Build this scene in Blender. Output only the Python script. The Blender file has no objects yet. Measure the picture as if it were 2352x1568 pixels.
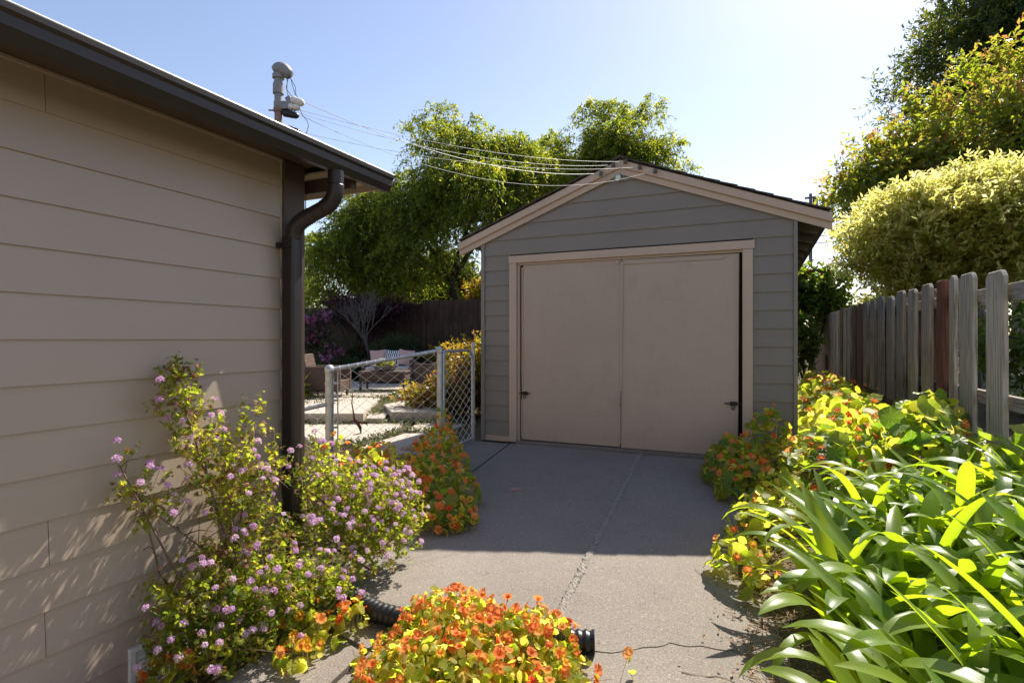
import bpy, bmesh, math, random
import numpy as np
from mathutils import Matrix, Vector, Euler

random.seed(7)
RNG = np.random.default_rng(11)
scene = bpy.context.scene
COL = scene.collection

# ------------------------------------------------------------------ camera, sky, sun, exposure
CAM_Z = 1.19
cam = bpy.data.cameras.new('camera')
cam.sensor_width = 36.0
cam.lens = 36.0 * 1262.0 / 2352.0
cam.shift_y = -5.0 / 2352.0
cam.clip_start = 0.05
cam.clip_end = 3000
cam_o = bpy.data.objects.new('camera', cam)
COL.objects.link(cam_o)
cam_o.location = (0, 0, CAM_Z)
cam_o.rotation_euler = (math.radians(90), 0, math.radians(24.02))
scene.camera = cam_o

LIGHT = Vector((-0.220, -0.830, -1.0)).normalized()
SUN_ELEV = math.asin(-LIGHT.z)
SUN_AZ = math.atan2(-LIGHT.x, -LIGHT.y)          # clockwise from +Y

world = bpy.data.worlds.new('World')
scene.world = world
world.use_nodes = True
wn = world.node_tree.nodes
wl = world.node_tree.links
for n in list(wn):
    wn.remove(n)
sky = wn.new('ShaderNodeTexSky')
sky.sky_type = 'NISHITA'
sky.sun_disc = False
sky.sun_elevation = SUN_ELEV
sky.sun_rotation = SUN_AZ
sky.altitude = 50
sky.air_density = 1.0
sky.dust_density = 0.55
sky.ozone_density = 1.0
bg = wn.new('ShaderNodeBackground')
bg.inputs['Strength'].default_value = 0.108
wo = wn.new('ShaderNodeOutputWorld')
wb = wn.new('ShaderNodeMix')          # camera white balance: slightly warmer than the raw sky
wb.data_type = 'RGBA'
wb.blend_type = 'MULTIPLY'
wb.inputs[0].default_value = 1.0
wb.inputs[7].default_value = (1.13, 0.995, 0.965, 1)
wl.new(sky.outputs[0], wb.inputs[6])
wl.new(wb.outputs[2], bg.inputs[0])
wl.new(bg.outputs[0], wo.inputs[0])

sun = bpy.data.lights.new('sun', 'SUN')
sun.energy = 5.0
sun.angle = math.radians(0.55)
sun.color = (1.0, 0.93, 0.82)
sun_o = bpy.data.objects.new('sun', sun)
COL.objects.link(sun_o)
sun_o.location = (3, 10, 14)
sun_o.rotation_euler = LIGHT.to_track_quat('-Z', 'Y').to_euler()

scene.view_settings.view_transform = 'Standard'
scene.view_settings.look = 'None'
scene.view_settings.exposure = 0.95
scene.view_settings.gamma = 1.0
scene.view_settings.use_curve_mapping = False
scene.cycles.max_bounces = 10
scene.cycles.diffuse_bounces = 4
scene.cycles.transmission_bounces = 6
scene.cycles.glossy_bounces = 3
scene.cycles.caustics_reflective = False
scene.cycles.caustics_refractive = False
scene.cycles.use_denoising = True

# ------------------------------------------------------------------ helpers
I4 = Matrix.Identity(4)
WM = {}


def link(name, data, parent=None, W=None):
    o = bpy.data.objects.new(name, data)
    COL.objects.link(o)
    W = I4 if W is None else W
    WM[o.name] = W
    if parent is not None:
        o.parent = parent
        o.matrix_parent_inverse = WM[parent.name].inverted()
    o.matrix_basis = W
    return o


def tag(o, label=None, cat=None, group=None, kind=None):
    if label:
        o['label'] = label
    if cat:
        o['category'] = cat
    if group:
        o['group'] = group
    if kind:
        o['kind'] = kind
    return o


def thing(name, label, cat, loc=(0, 0, 0), group=None, kind=None):
    o = link(name, None, None, Matrix.Translation(Vector(loc)))
    o.empty_display_size = 0.2
    return tag(o, label, cat, group, kind)


class MB:
    """collects simple solids, builds them as ONE mesh object"""

    def __init__(s):
        s.v = []
        s.f = []

    def add(s, vs, fs):
        b = len(s.v)
        s.v += [tuple(v) for v in vs]
        s.f += [tuple(b + i for i in f) for f in fs]
        return s

    def box(s, x0, x1, y0, y1, z0, z1):
        vs = [(x, y, z) for z in (z0, z1) for y in (y0, y1) for x in (x0, x1)]
        return s.add(vs, [(0, 2, 3, 1), (4, 5, 7, 6), (0, 1, 5, 4), (2, 6, 7, 3), (0, 4, 6, 2), (1, 3, 7, 5)])

    def obox(s, c, ax, ay, az, hx, hy, hz):
        c, ax, ay, az = Vector(c), Vector(ax).normalized(), Vector(ay).normalized(), Vector(az).normalized()
        vs = [c + ax * hx * i + ay * hy * j + az * hz * k for k in (-1, 1) for j in (-1, 1) for i in (-1, 1)]
        return s.add(vs, [(0, 2, 3, 1), (4, 5, 7, 6), (0, 1, 5, 4), (2, 6, 7, 3), (0, 4, 6, 2), (1, 3, 7, 5)])

    def prism(s, bottom, top):
        n = len(bottom)
        fs = [tuple(range(n - 1, -1, -1)), tuple(range(n, 2 * n))]
        for i in range(n):
            j = (i + 1) % n
            fs.append((i, j, n + j, n + i))
        return s.add(list(bottom) + list(top), fs)

    def tube(s, pts, r, n=8, caps=True):
        pts = [Vector(p) for p in pts]
        rs = r if isinstance(r, (list, tuple)) else [r] * len(pts)
        rings = []
        up = Vector((0, 0, 1))
        t0 = (pts[1] - pts[0]).normalized()
        if abs(t0.dot(up)) > 0.9:
            up = Vector((1, 0.13, 0))
        u = t0.cross(up).normalized()
        for i, p in enumerate(pts):
            a = pts[max(i - 1, 0)]
            b = pts[min(i + 1, len(pts) - 1)]
            t = (b - a)
            if t.length < 1e-9:
                t = t0
            t.normalize()
            u = (u - t * u.dot(t))
            if u.length < 1e-6:
                u = t.orthogonal()
            u.normalize()
            w = t.cross(u)
            rings.append([p + (u * math.cos(2 * math.pi * k / n) + w * math.sin(2 * math.pi * k / n)) * rs[i] for k in range(n)])
        b = len(s.v)
        for rg in rings:
            s.v += [tuple(q) for q in rg]
        for i in range(len(rings) - 1):
            for k in range(n):
                k2 = (k + 1) % n
                s.f.append((b + i * n + k, b + i * n + k2, b + (i + 1) * n + k2, b + (i + 1) * n + k))
        if caps:
            s.f.append(tuple(b + k for k in range(n - 1, -1, -1)))
            m = b + (len(rings) - 1) * n
            s.f.append(tuple(m + k for k in range(n)))
        return s

    def cyl(s, p0, p1, r, n=12, r1=None):
        return s.tube([p0, p1], [r, r if r1 is None else r1], n)

    def lathe(s, prof, c=(0, 0, 0), n=16, axis=(0, 0, 1)):
        q = Vector((0, 0, 1)).rotation_difference(Vector(axis).normalized()).to_matrix()
        c = Vector(c)
        b = len(s.v)
        for (r, z) in prof:
            for k in range(n):
                a = 2 * math.pi * k / n
                s.v.append(tuple(c + q @ Vector((r * math.cos(a), r * math.sin(a), z))))
        for i in range(len(prof) - 1):
            for k in range(n):
                k2 = (k + 1) % n
                s.f.append((b + i * n + k, b + i * n + k2, b + (i + 1) * n + k2, b + (i + 1) * n + k))
        s.f.append(tuple(b + k for k in range(n - 1, -1, -1)))
        m = b + (len(prof) - 1) * n
        s.f.append(tuple(m + k for k in range(n)))
        return s

    def build(s, name, mat, parent=None, smooth=False, bevel=0, label=None, W=None, subsurf=0):
        me = bpy.data.meshes.new(name)
        me.from_pydata(s.v, [], s.f)
        if bevel:
            bm = bmesh.new()
            bm.from_mesh(me)
            bmesh.ops.bevel(bm, geom=list(bm.edges), offset=bevel, segments=1, affect='EDGES')
            bm.to_mesh(me)
            bm.free()
        if smooth:
            me.polygons.foreach_set('use_smooth', [True] * len(me.polygons))
            if smooth != 'all':
                try:
                    me.set_sharp_from_angle(angle=math.radians(38))
                except Exception:
                    pass
        me.materials.append(mat)
        me.update()
        o = link(name, me, parent, W)
        if label:
            o['label'] = label
        return o


def mesh_np(name, V, F, mat, rnd=None, smooth=False, extra=None):
    """V (n,3) F (m,k) arrays -> mesh; rnd per face"""
    me = bpy.data.meshes.new(name)
    V = np.asarray(V, dtype=np.float32)
    F = np.asarray(F, dtype=np.int32)
    m, k = F.shape
    me.vertices.add(len(V))
    me.vertices.foreach_set('co', V.ravel())
    me.loops.add(m * k)
    me.loops.foreach_set('vertex_index', F.ravel())
    me.polygons.add(m)
    me.polygons.foreach_set('loop_start', np.arange(0, m * k, k, dtype=np.int32))
    me.polygons.foreach_set('loop_total', np.full(m, k, dtype=np.int32))
    if smooth:
        me.polygons.foreach_set('use_smooth', np.ones(m, dtype=bool))
    if rnd is not None:
        a = me.attributes.new('rnd', 'FLOAT', 'FACE')
        a.data.foreach_set('value', np.asarray(rnd, dtype=np.float32))
    if extra is not None:
        a = me.attributes.new('across', 'FLOAT', 'POINT')
        a.data.foreach_set('value', np.asarray(extra, dtype=np.float32))
    me.materials.append(mat)
    me.update(calc_edges=True)
    me.validate()
    return me


# ------------------------------------------------------------------ materials
def nodes(name):
    m = bpy.data.materials.new(name)
    m.use_nodes = True
    nt = m.node_tree
    for n in list(nt.nodes):
        nt.nodes.remove(n)
    out = nt.nodes.new('ShaderNodeOutputMaterial')
    return m, nt, out


def ramp(nt, fac, stops):
    r = nt.nodes.new('ShaderNodeValToRGB')
    e = r.color_ramp.elements
    while len(e) < len(stops):
        e.new(0.5)
    for i, (p, c) in enumerate(stops):
        e[i].position = p
        e[i].color = (c[0], c[1], c[2], 1)
    nt.links.new(fac, r.inputs[0])
    return r.outputs[0]


def texco(nt, scale=(1, 1, 1), kind='Object'):
    t = nt.nodes.new('ShaderNodeTexCoord')
    mp = nt.nodes.new('ShaderNodeMapping')
    mp.inputs['Scale'].default_value = scale
    nt.links.new(t.outputs[kind], mp.inputs[0])
    return mp.outputs[0]


def noise(nt, vec, scale, detail=5, rough=0.55):
    n = nt.nodes.new('ShaderNodeTexNoise')
    n.inputs['Scale'].default_value = scale
    n.inputs['Detail'].default_value = detail
    n.inputs['Roughness'].default_value = rough
    nt.links.new(vec, n.inputs['Vector'])
    return n.outputs['Fac']


def mixc(nt, a, b, fac, mode='MIX'):
    m = nt.nodes.new('ShaderNodeMix')
    m.data_type = 'RGBA'
    m.blend_type = mode
    m.clamp_factor = True
    for sock, val in ((m.inputs[0], fac), (m.inputs[6], a), (m.inputs[7], b)):
        if hasattr(val, 'is_output'):
            nt.links.new(val, sock)
        elif isinstance(val, (tuple, list)):
            sock.default_value = (val[0], val[1], val[2], 1)
        else:
            sock.default_value = val
    return m.outputs[2]


def bump(nt, h, strength, dist=0.01):
    b = nt.nodes.new('ShaderNodeBump')
    b.inputs['Strength'].default_value = strength
    b.inputs['Distance'].default_value = dist
    nt.links.new(h, b.inputs['Height'])
    return b.outputs[0]


def principled(nt, out, col, rough, normal=None, metal=0.0, spec=0.5):
    p = nt.nodes.new('ShaderNodeBsdfPrincipled')
    if hasattr(col, 'is_output'):
        nt.links.new(col, p.inputs['Base Color'])
    else:
        p.inputs['Base Color'].default_value = (col[0], col[1], col[2], 1)
    if hasattr(rough, 'is_output'):
        nt.links.new(rough, p.inputs['Roughness'])
    else:
        p.inputs['Roughness'].default_value = rough
    p.inputs['Metallic'].default_value = metal
    p.inputs['Specular IOR Level'].default_value = spec
    if normal is not None:
        nt.links.new(normal, p.inputs['Normal'])
    if out is not None:
        nt.links.new(p.outputs[0], out.inputs[0])
    return p.outputs[0]


def mulc(c, k):
    return tuple(min(1.0, x * k) for x in c)


def paint(name, col, rough=0.5, var=0.12, scale=2.0, grain=(1, 1, 1), gscale=40, bstr=0.15, spec=0.4, dirt=0.0, gmix=0.10):
    """weathered paint: broad tone drift, fine grain relief"""
    m, nt, out = nodes(name)
    v = texco(nt)
    n1 = noise(nt, v, scale, 4)
    c = ramp(nt, n1, [(0.3, mulc(col, 1 - var)), (0.7, mulc(col, 1 + var))])
    vg = texco(nt, grain)
    n2 = noise(nt, vg, gscale, 4, 0.6)
    c = mixc(nt, c, ramp(nt, n2, [(0.3, mulc(col, 0.72)), (0.7, mulc(col, 1.15))]), gmix)
    if dirt:
        n3 = noise(nt, v, 5.5, 8, 0.7)
        c = mixc(nt, c, (0.09, 0.07, 0.05), ramp(nt, n3, [(0.55, (0, 0, 0)), (0.8, (dirt, dirt, dirt))]))
    oi = nt.nodes.new('ShaderNodeObjectInfo')
    c = mixc(nt, c, ramp(nt, oi.outputs['Random'], [(0, (0.97, 0.97, 0.97)), (1, (1.03, 1.025, 1.02))]), 1.0, 'MULTIPLY')
    principled(nt, out, c, rough, bump(nt, n2, bstr, 0.004), spec=spec)
    return m


def metal(name, col, rough=0.4, metallic=0.0, var=0.15, spec=0.5, bs=0.05):
    m, nt, out = nodes(name)
    v = texco(nt)
    n = noise(nt, v, 14, 5)
    c = ramp(nt, n, [(0.3, mulc(col, 1 - var)), (0.7, mulc(col, 1 + var))])
    n2 = noise(nt, v, 60, 3)
    principled(nt, out, c, rough, bump(nt, n2, bs, 0.003), metal=metallic, spec=spec)
    return m


def wood(name, cols, rough=0.8, axis='z', fine=55, lichen=None, bstr=0.6):
    """weathered boards with grain along an axis, each piece drifting in tone"""
    m, nt, out = nodes(name)
    st = {'z': (1, 1, 0.045), 'y': (1, 0.045, 1), 'x': (0.045, 1, 1)}[axis]
    vg = texco(nt, st)
    oi = nt.nodes.new('ShaderNodeObjectInfo')
    n1 = noise(nt, vg, fine, 6, 0.65)
    v = texco(nt)
    n2 = noise(nt, v, 2.3, 5)
    c1 = ramp(nt, n1, [(0.36, mulc(cols[0], 0.75)), (0.5, cols[1]), (0.64, cols[2])])
    c2 = ramp(nt, oi.outputs['Random'], [(0.0, mulc(cols[1], 0.75)), (0.5, cols[1]), (1.0, mulc(cols[2], 1.05))])
    c = mixc(nt, c1, c2, 0.3)
    c = mixc(nt, c, cols[0], ramp(nt, n2, [(0.5, (0, 0, 0)), (0.75, (0.6, 0.6, 0.6))]))
    if lichen:
        n3 = noise(nt, texco(nt, (1, 1, 0.35)), 7, 6, 0.7)
        c = mixc(nt, c, lichen, ramp(nt, n3, [(0.6, (0, 0, 0)), (0.72, (0.75, 0.75, 0.75))]))
    principled(nt, out, c, rough, bump(nt, n1, bstr, 0.006), spec=0.2)
    return m


def concrete(name, c0, c1, speck=0.5, stain=(0.10, 0.09, 0.08)):
    m, nt, out = nodes(name)
    v = texco(nt)
    n1 = noise(nt, v, 1.1, 7, 0.6)
    c = ramp(nt, n1, [(0.3, c0), (0.68, c1)])
    n2 = noise(nt, v, 140, 2, 0.6)
    c = mixc(nt, c, ramp(nt, n2, [(0.36, mulc(c0, 0.35)), (0.5, c0), (0.66, mulc(c1, 1.6))]), speck)
    vo = nt.nodes.new('ShaderNodeTexVoronoi')
    vo.inputs['Scale'].default_value = 120
    nt.links.new(v, vo.inputs['Vector'])
    bw = nt.nodes.new('ShaderNodeRGBToBW')
    nt.links.new(vo.outputs['Color'], bw.inputs[0])
    c = mixc(nt, c, mulc(c1, 1.75), ramp(nt, bw.outputs[0], [(0.88, (0, 0, 0)), (0.92, (0.35, 0.35, 0.35))]))
    n4 = noise(nt, v, 0.55, 6, 0.7)
    c = mixc(nt, c, stain, ramp(nt, n4, [(0.53, (0, 0, 0)), (0.75, (0.55, 0.55, 0.55))]))
    n5 = noise(nt, v, 9, 6, 0.75)
    c = mixc(nt, c, stain, ramp(nt, n5, [(0.6, (0, 0, 0)), (0.75, (0.4, 0.4, 0.4))]))
    b1 = bump(nt, n2, 0.5, 0.004)
    principled(nt, out, c, 0.88, b1, spec=0.25)
    return m


def leafmat(name, refl, trans, mixf=0.5, rough=0.45, spec=0.4, src='attr', veins=None, stripes=False):
    """thin leaf: glossy front + translucent body. refl/trans are ramps over a per-leaf random value"""
    m, nt, out = nodes(name)
    if src == 'attr':
        a = nt.nodes.new('ShaderNodeAttribute')
        a.attribute_name = 'rnd'
        fac = a.outputs['Fac']
    else:
        a = nt.nodes.new('ShaderNodeObjectInfo')
        fac = a.outputs['Random']
    n = len(refl)
    rc = ramp(nt, fac, [(i / max(1, n - 1), c) for i, c in enumerate(refl)])
    n = len(trans)
    tc = ramp(nt, fac, [(i / max(1, n - 1), c) for i, c in enumerate(trans)])
    nor = None
    if veins:
        t = nt.nodes.new('ShaderNodeTexCoord')
        g = nt.nodes.new('ShaderNodeTexGradient')
        g.gradient_type = 'RADIAL'
        nt.links.new(t.outputs['Object'], g.inputs[0])
        mu = nt.nodes.new('ShaderNodeMath')
        mu.operation = 'MULTIPLY'
        mu.inputs[1].default_value = 9
        nt.links.new(g.outputs['Fac'], mu.inputs[0])
        pp = nt.nodes.new('ShaderNodeMath')
        pp.operation = 'PINGPONG'
        pp.inputs[1].default_value = 0.5
        nt.links.new(mu.outputs[0], pp.inputs[0])
        f = ramp(nt, pp.outputs[0], [(0.03, (0.75, 0.75, 0.75)), (0.12, (0, 0, 0))])
        rc = mixc(nt, rc, veins, f)
        tc = mixc(nt, tc, mulc(veins, 1.2), f)
        nor = bump(nt, pp.outputs[0], 0.25, 0.1)
    if stripes:
        at = nt.nodes.new('ShaderNodeAttribute')
        at.attribute_name = 'across'
        mu = nt.nodes.new('ShaderNodeMath')
        mu.operation = 'MULTIPLY'
        mu.inputs[1].default_value = 5.0
        nt.links.new(at.outputs['Fac'], mu.inputs[0])
        pp = nt.nodes.new('ShaderNodeMath')
        pp.operation = 'PINGPONG'
        pp.inputs[1].default_value = 0.5
        nt.links.new(mu.outputs[0], pp.inputs[0])
        f = ramp(nt, pp.outputs[0], [(0.0, (0.90, 0.90, 0.90)), (0.5, (1.04, 1.04, 1.04))])
        rc = mixc(nt, rc, f, 0.8, 'MULTIPLY')
        tc = mixc(nt, tc, f, 0.8, 'MULTIPLY')
        v = texco(nt)
        nn = noise(nt, v, 9, 5)
        rc = mixc(nt, rc, (0.16, 0.15, 0.03), ramp(nt, nn, [(0.55, (0, 0, 0)), (0.8, (0.35, 0.35, 0.35))]))
        nor = bump(nt, pp.outputs[0], 0.05, 0.02)
    p = principled(nt, None, rc, rough, nor, spec=spec)
    tr = nt.nodes.new('ShaderNodeBsdfTranslucent')
    nt.links.new(tc, tr.inputs[0])
    mx = nt.nodes.new('ShaderNodeMixShader')
    mx.inputs[0].default_value = mixf
    nt.links.new(p, mx.inputs[1])
    nt.links.new(tr.outputs[0], mx.inputs[2])
    nt.links.new(mx.outputs[0], out.inputs[0])
    return m


def soilmat(name, c0, c1, c2, scale=6):
    m, nt, out = nodes(name)
    v = texco(nt)
    n1 = noise(nt, v, scale, 8, 0.7)
    n2 = noise(nt, v, scale * 9, 5, 0.7)
    c = ramp(nt, n1, [(0.3, c0), (0.55, c1), (0.75, c2)])
    c = mixc(nt, c, ramp(nt, n2, [(0.35, mulc(c0, 0.5)), (0.65, mulc(c2, 1.2))]), 0.45)
    principled(nt, out, c, 0.95, bump(nt, n2, 0.9, 0.03), spec=0.1)
    return m


TAUPE = (0.355, 0.278, 0.218)
M = {}
M['house_siding'] = paint('house_siding', TAUPE, 0.40, 0.035, 1.2, (1, 0.12, 1), 60, 0.10, spec=0.55, gmix=0.05)
M['garage_siding'] = paint('garage_siding', (0.212, 0.193, 0.166), 0.55, 0.07, 1.5, (0.06, 1, 1), 60, 0.2)
M['garage_trim'] = paint('garage_trim', (0.48, 0.375, 0.29), 0.5, 0.06, 1.5, (1, 1, 1), 50, 0.15)
M['garage_door'] = paint('garage_door', (0.42, 0.34, 0.272), 0.42, 0.06, 1.1, (1, 1, 0.05), 70, 0.25, dirt=0.18, gmix=0.10)
M['corner_brown'] = paint('corner_brown', (0.075, 0.05, 0.036), 0.5, 0.1, 2, (1, 1, 0.1), 40, 0.15)
M['soffit_brown'] = paint('soffit_brown', (0.10, 0.066, 0.045), 0.5, 0.1, 2, (1, 0.1, 1), 40, 0.15)
M['soffit_cream'] = paint('soffit_cream', (0.50, 0.42, 0.32), 0.6, 0.1, 2, (0.1, 1, 1), 40, 0.15)
M['gutter'] = metal('gutter', (0.024, 0.017, 0.014), 0.42, 0.0, 0.12, 0.4)
M['drip_edge'] = metal('drip_edge', (0.78, 0.78, 0.78), 0.35, 0.2)
M['shingle'] = paint('shingle', (0.07, 0.058, 0.05), 0.9, 0.3, 5, (1, 1, 1), 90, 0.8)
M['rafter'] = paint('rafter', (0.11, 0.095, 0.08), 0.6, 0.1, 3, (1, 1, 1), 40, 0.2)
M['gap_shade'] = metal('gap_shade', (0.012, 0.011, 0.010), 0.9)  # near-black colour stands in for shade in the garage gaps
M['black_iron'] = metal('black_iron', (0.012, 0.012, 0.014), 0.45, 0.0)
M['galv'] = metal('galv', (0.46, 0.47, 0.48), 0.42, 0.65, 0.18, 0.5, 0.12)
M['galv_wire'] = metal('galv_wire', (0.66, 0.66, 0.65), 0.6, 0.0)
M['mast_gray'] = metal('mast_gray', (0.25, 0.255, 0.26), 0.55, 0.15)
M['rust_pipe'] = metal('rust_pipe', (0.26, 0.17, 0.135), 0.8, 0.0, 0.3)
M['porcelain'] = metal('porcelain', (0.72, 0.70, 0.66), 0.2)
M['black_rubber'] = metal('black_rubber', (0.012, 0.012, 0.013), 0.38)
M['wire_dark'] = metal('wire_dark', (0.05, 0.055, 0.06), 0.5)
M['wire_pale'] = metal('wire_pale', (0.42, 0.42, 0.41), 0.5)
M['vent_white'] = metal('vent_white', (0.72, 0.70, 0.66), 0.45)
M['glass_bulb'] = metal('glass_bulb', (0.62, 0.74, 0.72), 0.12)
M['globe'] = metal('globe', (0.86, 0.86, 0.84), 0.2)
M['concrete'] = concrete('concrete', (0.18, 0.155, 0.130), (0.262, 0.228, 0.19), 0.32, (0.075, 0.066, 0.058))
M['patio_concrete'] = concrete('patio_concrete', (0.37, 0.32, 0.26), (0.46, 0.41, 0.345), 0.35)
M['mortar'] = concrete('mortar', (0.20, 0.178, 0.152), (0.29, 0.258, 0.222), 0.6)
M['soil'] = soilmat('soil', (0.045, 0.032, 0.022), (0.09, 0.066, 0.045), (0.16, 0.12, 0.08))
M['ground'] = soilmat('ground', (0.05, 0.042, 0.026), (0.10, 0.085, 0.05), (0.15, 0.13, 0.075), 1.2)
M['fence_gray'] = wood('fence_gray', [(0.16, 0.13, 0.095), (0.40, 0.35, 0.285), (0.56, 0.50, 0.41)], 0.85, 'z', 55, (0.36, 0.36, 0.20))
M['fence_red'] = wood('fence_red', [(0.10, 0.04, 0.028), (0.19, 0.082, 0.055), (0.26, 0.13, 0.09)], 0.85, 'z', 55)
M['fence_brown'] = wood('fence_brown', [(0.09, 0.055, 0.033), (0.20, 0.13, 0.085), (0.30, 0.21, 0.14)], 0.85, 'z', 50)
M['kick_board'] = wood('kick_board', [(0.10, 0.075, 0.05), (0.20, 0.16, 0.11), (0.30, 0.25, 0.18)], 0.9, 'y', 40)
M['rail_gray'] = wood('rail_gray', [(0.14, 0.12, 0.10), (0.33, 0.29, 0.25), (0.46, 0.42, 0.36)], 0.85, 'y', 55)
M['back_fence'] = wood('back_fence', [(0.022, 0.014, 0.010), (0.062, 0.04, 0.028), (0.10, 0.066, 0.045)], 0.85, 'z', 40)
M['wicker'] = wood('wicker', [(0.035, 0.022, 0.016), (0.10, 0.066, 0.05), (0.17, 0.12, 0.095)], 0.6, 'x', 90)
M['cushion_pink'] = paint('cushion_pink', (0.62, 0.40, 0.34), 0.85, 0.1, 6, (1, 1, 1), 120, 0.3)
M['cushion_white'] = paint('cushion_white', (0.78, 0.77, 0.76), 0.85, 0.05, 6, (1, 1, 1), 120, 0.3)
M['leaf_print'] = paint('leaf_print', (0.03, 0.04, 0.05), 0.85, 0.1, 6, (1, 1, 1), 120, 0.3)
M['seat_pad'] = paint('seat_pad', (0.50, 0.47, 0.46), 0.85, 0.06, 6, (1, 1, 1), 120, 0.3)
M['stone'] = paint('stone', (0.33, 0.27, 0.20), 0.9, 0.25, 6, (1, 1, 1), 50, 0.8)
M['bowl'] = paint('bowl', (0.20, 0.18, 0.165), 0.8, 0.15, 8, (1, 1, 1), 50, 0.4)
M['bark_dark'] = wood('bark_dark', [(0.02, 0.015, 0.012), (0.055, 0.042, 0.034), (0.10, 0.08, 0.066)], 0.95, 'z', 18, None, 1.0)
M['bark_gray'] = wood('bark_gray', [(0.07, 0.06, 0.055), (0.15, 0.135, 0.125), (0.24, 0.22, 0.21)], 0.95, 'z', 25, None, 0.8)
M['twig_brown'] = metal('twig_brown', (0.14, 0.085, 0.05), 0.8, 0, 0.3)
M['stem_green'] = metal('stem_green', (0.17, 0.20, 0.055), 0.6, 0, 0.3)
M['stem_pale'] = metal('stem_pale', (0.42, 0.40, 0.20), 0.6, 0, 0.3)
M['dry_stem'] = metal('dry_stem', (0.36, 0.25, 0.14), 0.85, 0, 0.35)
M['far_roof'] = paint('far_roof', (0.42, 0.44, 0.45), 0.6, 0.1)
M['pole_wood'] = wood('pole_wood', [(0.07, 0.06, 0.06), (0.13, 0.12, 0.12), (0.2, 0.19, 0.18)], 0.9, 'z', 20)
M['stain_pink'] = paint('stain_pink', (0.36, 0.18, 0.16), 0.85, 0.2, 20)
M['rust'] = metal('rust', (0.12, 0.04, 0.018), 0.9, 0, 0.4)

# foliage
M['lf_weep'] = leafmat('lf_weep', [(0.028, 0.052, 0.012), (0.055, 0.085, 0.016), (0.13, 0.15, 0.025)],
                       [(0.12, 0.22, 0.012), (0.42, 0.50, 0.02), (0.92, 0.85, 0.08)], 0.52, 0.42)
M['lf_dark'] = leafmat('lf_dark', [(0.018, 0.034, 0.016), (0.035, 0.06, 0.022), (0.075, 0.085, 0.022)],
                       [(0.06, 0.12, 0.015), (0.16, 0.22, 0.02), (0.60, 0.56, 0.05)], 0.42, 0.4)
M['lf_pear'] = leafmat('lf_pear', [(0.05, 0.085, 0.015), (0.08, 0.11, 0.02), (0.12, 0.12, 0.03), (0.20, 0.07, 0.03)],
                       [(0.24, 0.36, 0.018), (0.42, 0.50, 0.025), (0.60, 0.60, 0.05), (0.66, 0.27, 0.10)], 0.54, 0.32, 0.5)
M['lf_maple'] = leafmat('lf_maple', [(0.06, 0.10, 0.018), (0.18, 0.18, 0.045), (0.46, 0.40, 0.18)],
                        [(0.48, 0.54, 0.06), (0.90, 0.84, 0.22), (0.99, 0.93, 0.46)], 0.66, 0.4)
M['lf_shrub'] = leafmat('lf_shrub', [(0.03, 0.06, 0.014), (0.06, 0.10, 0.02), (0.09, 0.13, 0.03)],
                        [(0.14, 0.28, 0.015), (0.32, 0.46, 0.03), (0.52, 0.58, 0.06)], 0.46, 0.36)
M['lf_bright'] = leafmat('lf_bright', [(0.09, 0.11, 0.015), (0.13, 0.15, 0.03), (0.19, 0.18, 0.05)],
                         [(0.32, 0.36, 0.02), (0.45, 0.46, 0.03), (0.60, 0.55, 0.09)], 0.48, 0.45)
M['lf_azalea'] = leafmat('lf_azalea', [(0.07, 0.085, 0.015), (0.13, 0.12, 0.02), (0.15, 0.06, 0.02), (0.17, 0.15, 0.02)],
                         [(0.34, 0.40, 0.02), (0.66, 0.58, 0.03), (0.56, 0.20, 0.04), (0.75, 0.66, 0.04)], 0.50, 0.35)
M['lf_red'] = leafmat('lf_red', [(0.13, 0.01, 0.012), (0.22, 0.012, 0.016), (0.30, 0.02, 0.03)],
                      [(0.26, 0.01, 0.012), (0.36, 0.012, 0.016), (0.45, 0.02, 0.03)], 0.4, 0.5)
M['lf_pinkfl'] = leafmat('lf_pinkfl', [(0.45, 0.10, 0.24), (0.5, 0.16, 0.36), (0.62, 0.30, 0.5)],
                         [(0.5, 0.12, 0.28), (0.6, 0.2, 0.42), (0.7, 0.35, 0.55)], 0.4, 0.6)
M['lf_purple'] = leafmat('lf_purple', [(0.03, 0.012, 0.018), (0.05, 0.018, 0.026), (0.075, 0.028, 0.035)],
                         [(0.08, 0.016, 0.03), (0.12, 0.025, 0.045), (0.17, 0.05, 0.06)], 0.35, 0.5)
M['lf_mound'] = leafmat('lf_mound', [(0.02, 0.04, 0.016), (0.035, 0.06, 0.022), (0.055, 0.08, 0.03)],
                        [(0.06, 0.11, 0.02), (0.11, 0.17, 0.03), (0.17, 0.22, 0.05)], 0.35, 0.6)
M['lf_cover'] = leafmat('lf_cover', [(0.035, 0.05, 0.016), (0.07, 0.085, 0.025), (0.14, 0.12, 0.06)],
                        [(0.10, 0.15, 0.02), (0.17, 0.2, 0.03), (0.27, 0.22, 0.08)], 0.35, 0.5)
M['lf_pel'] = leafmat('lf_pel', [(0.065, 0.105, 0.016), (0.10, 0.15, 0.024), (0.16, 0.19, 0.03), (0.26, 0.21, 0.04)],
                      [(0.26, 0.40, 0.02), (0.44, 0.56, 0.03), (0.72, 0.74, 0.05), (0.84, 0.68, 0.08)], 0.60, 0.5)
M['lf_dry'] = leafmat('lf_dry', [(0.16, 0.065, 0.03), (0.24, 0.12, 0.05), (0.30, 0.18, 0.09)],
                      [(0.25, 0.09, 0.03), (0.36, 0.18, 0.06), (0.42, 0.26, 0.11)], 0.35, 0.7)
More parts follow.
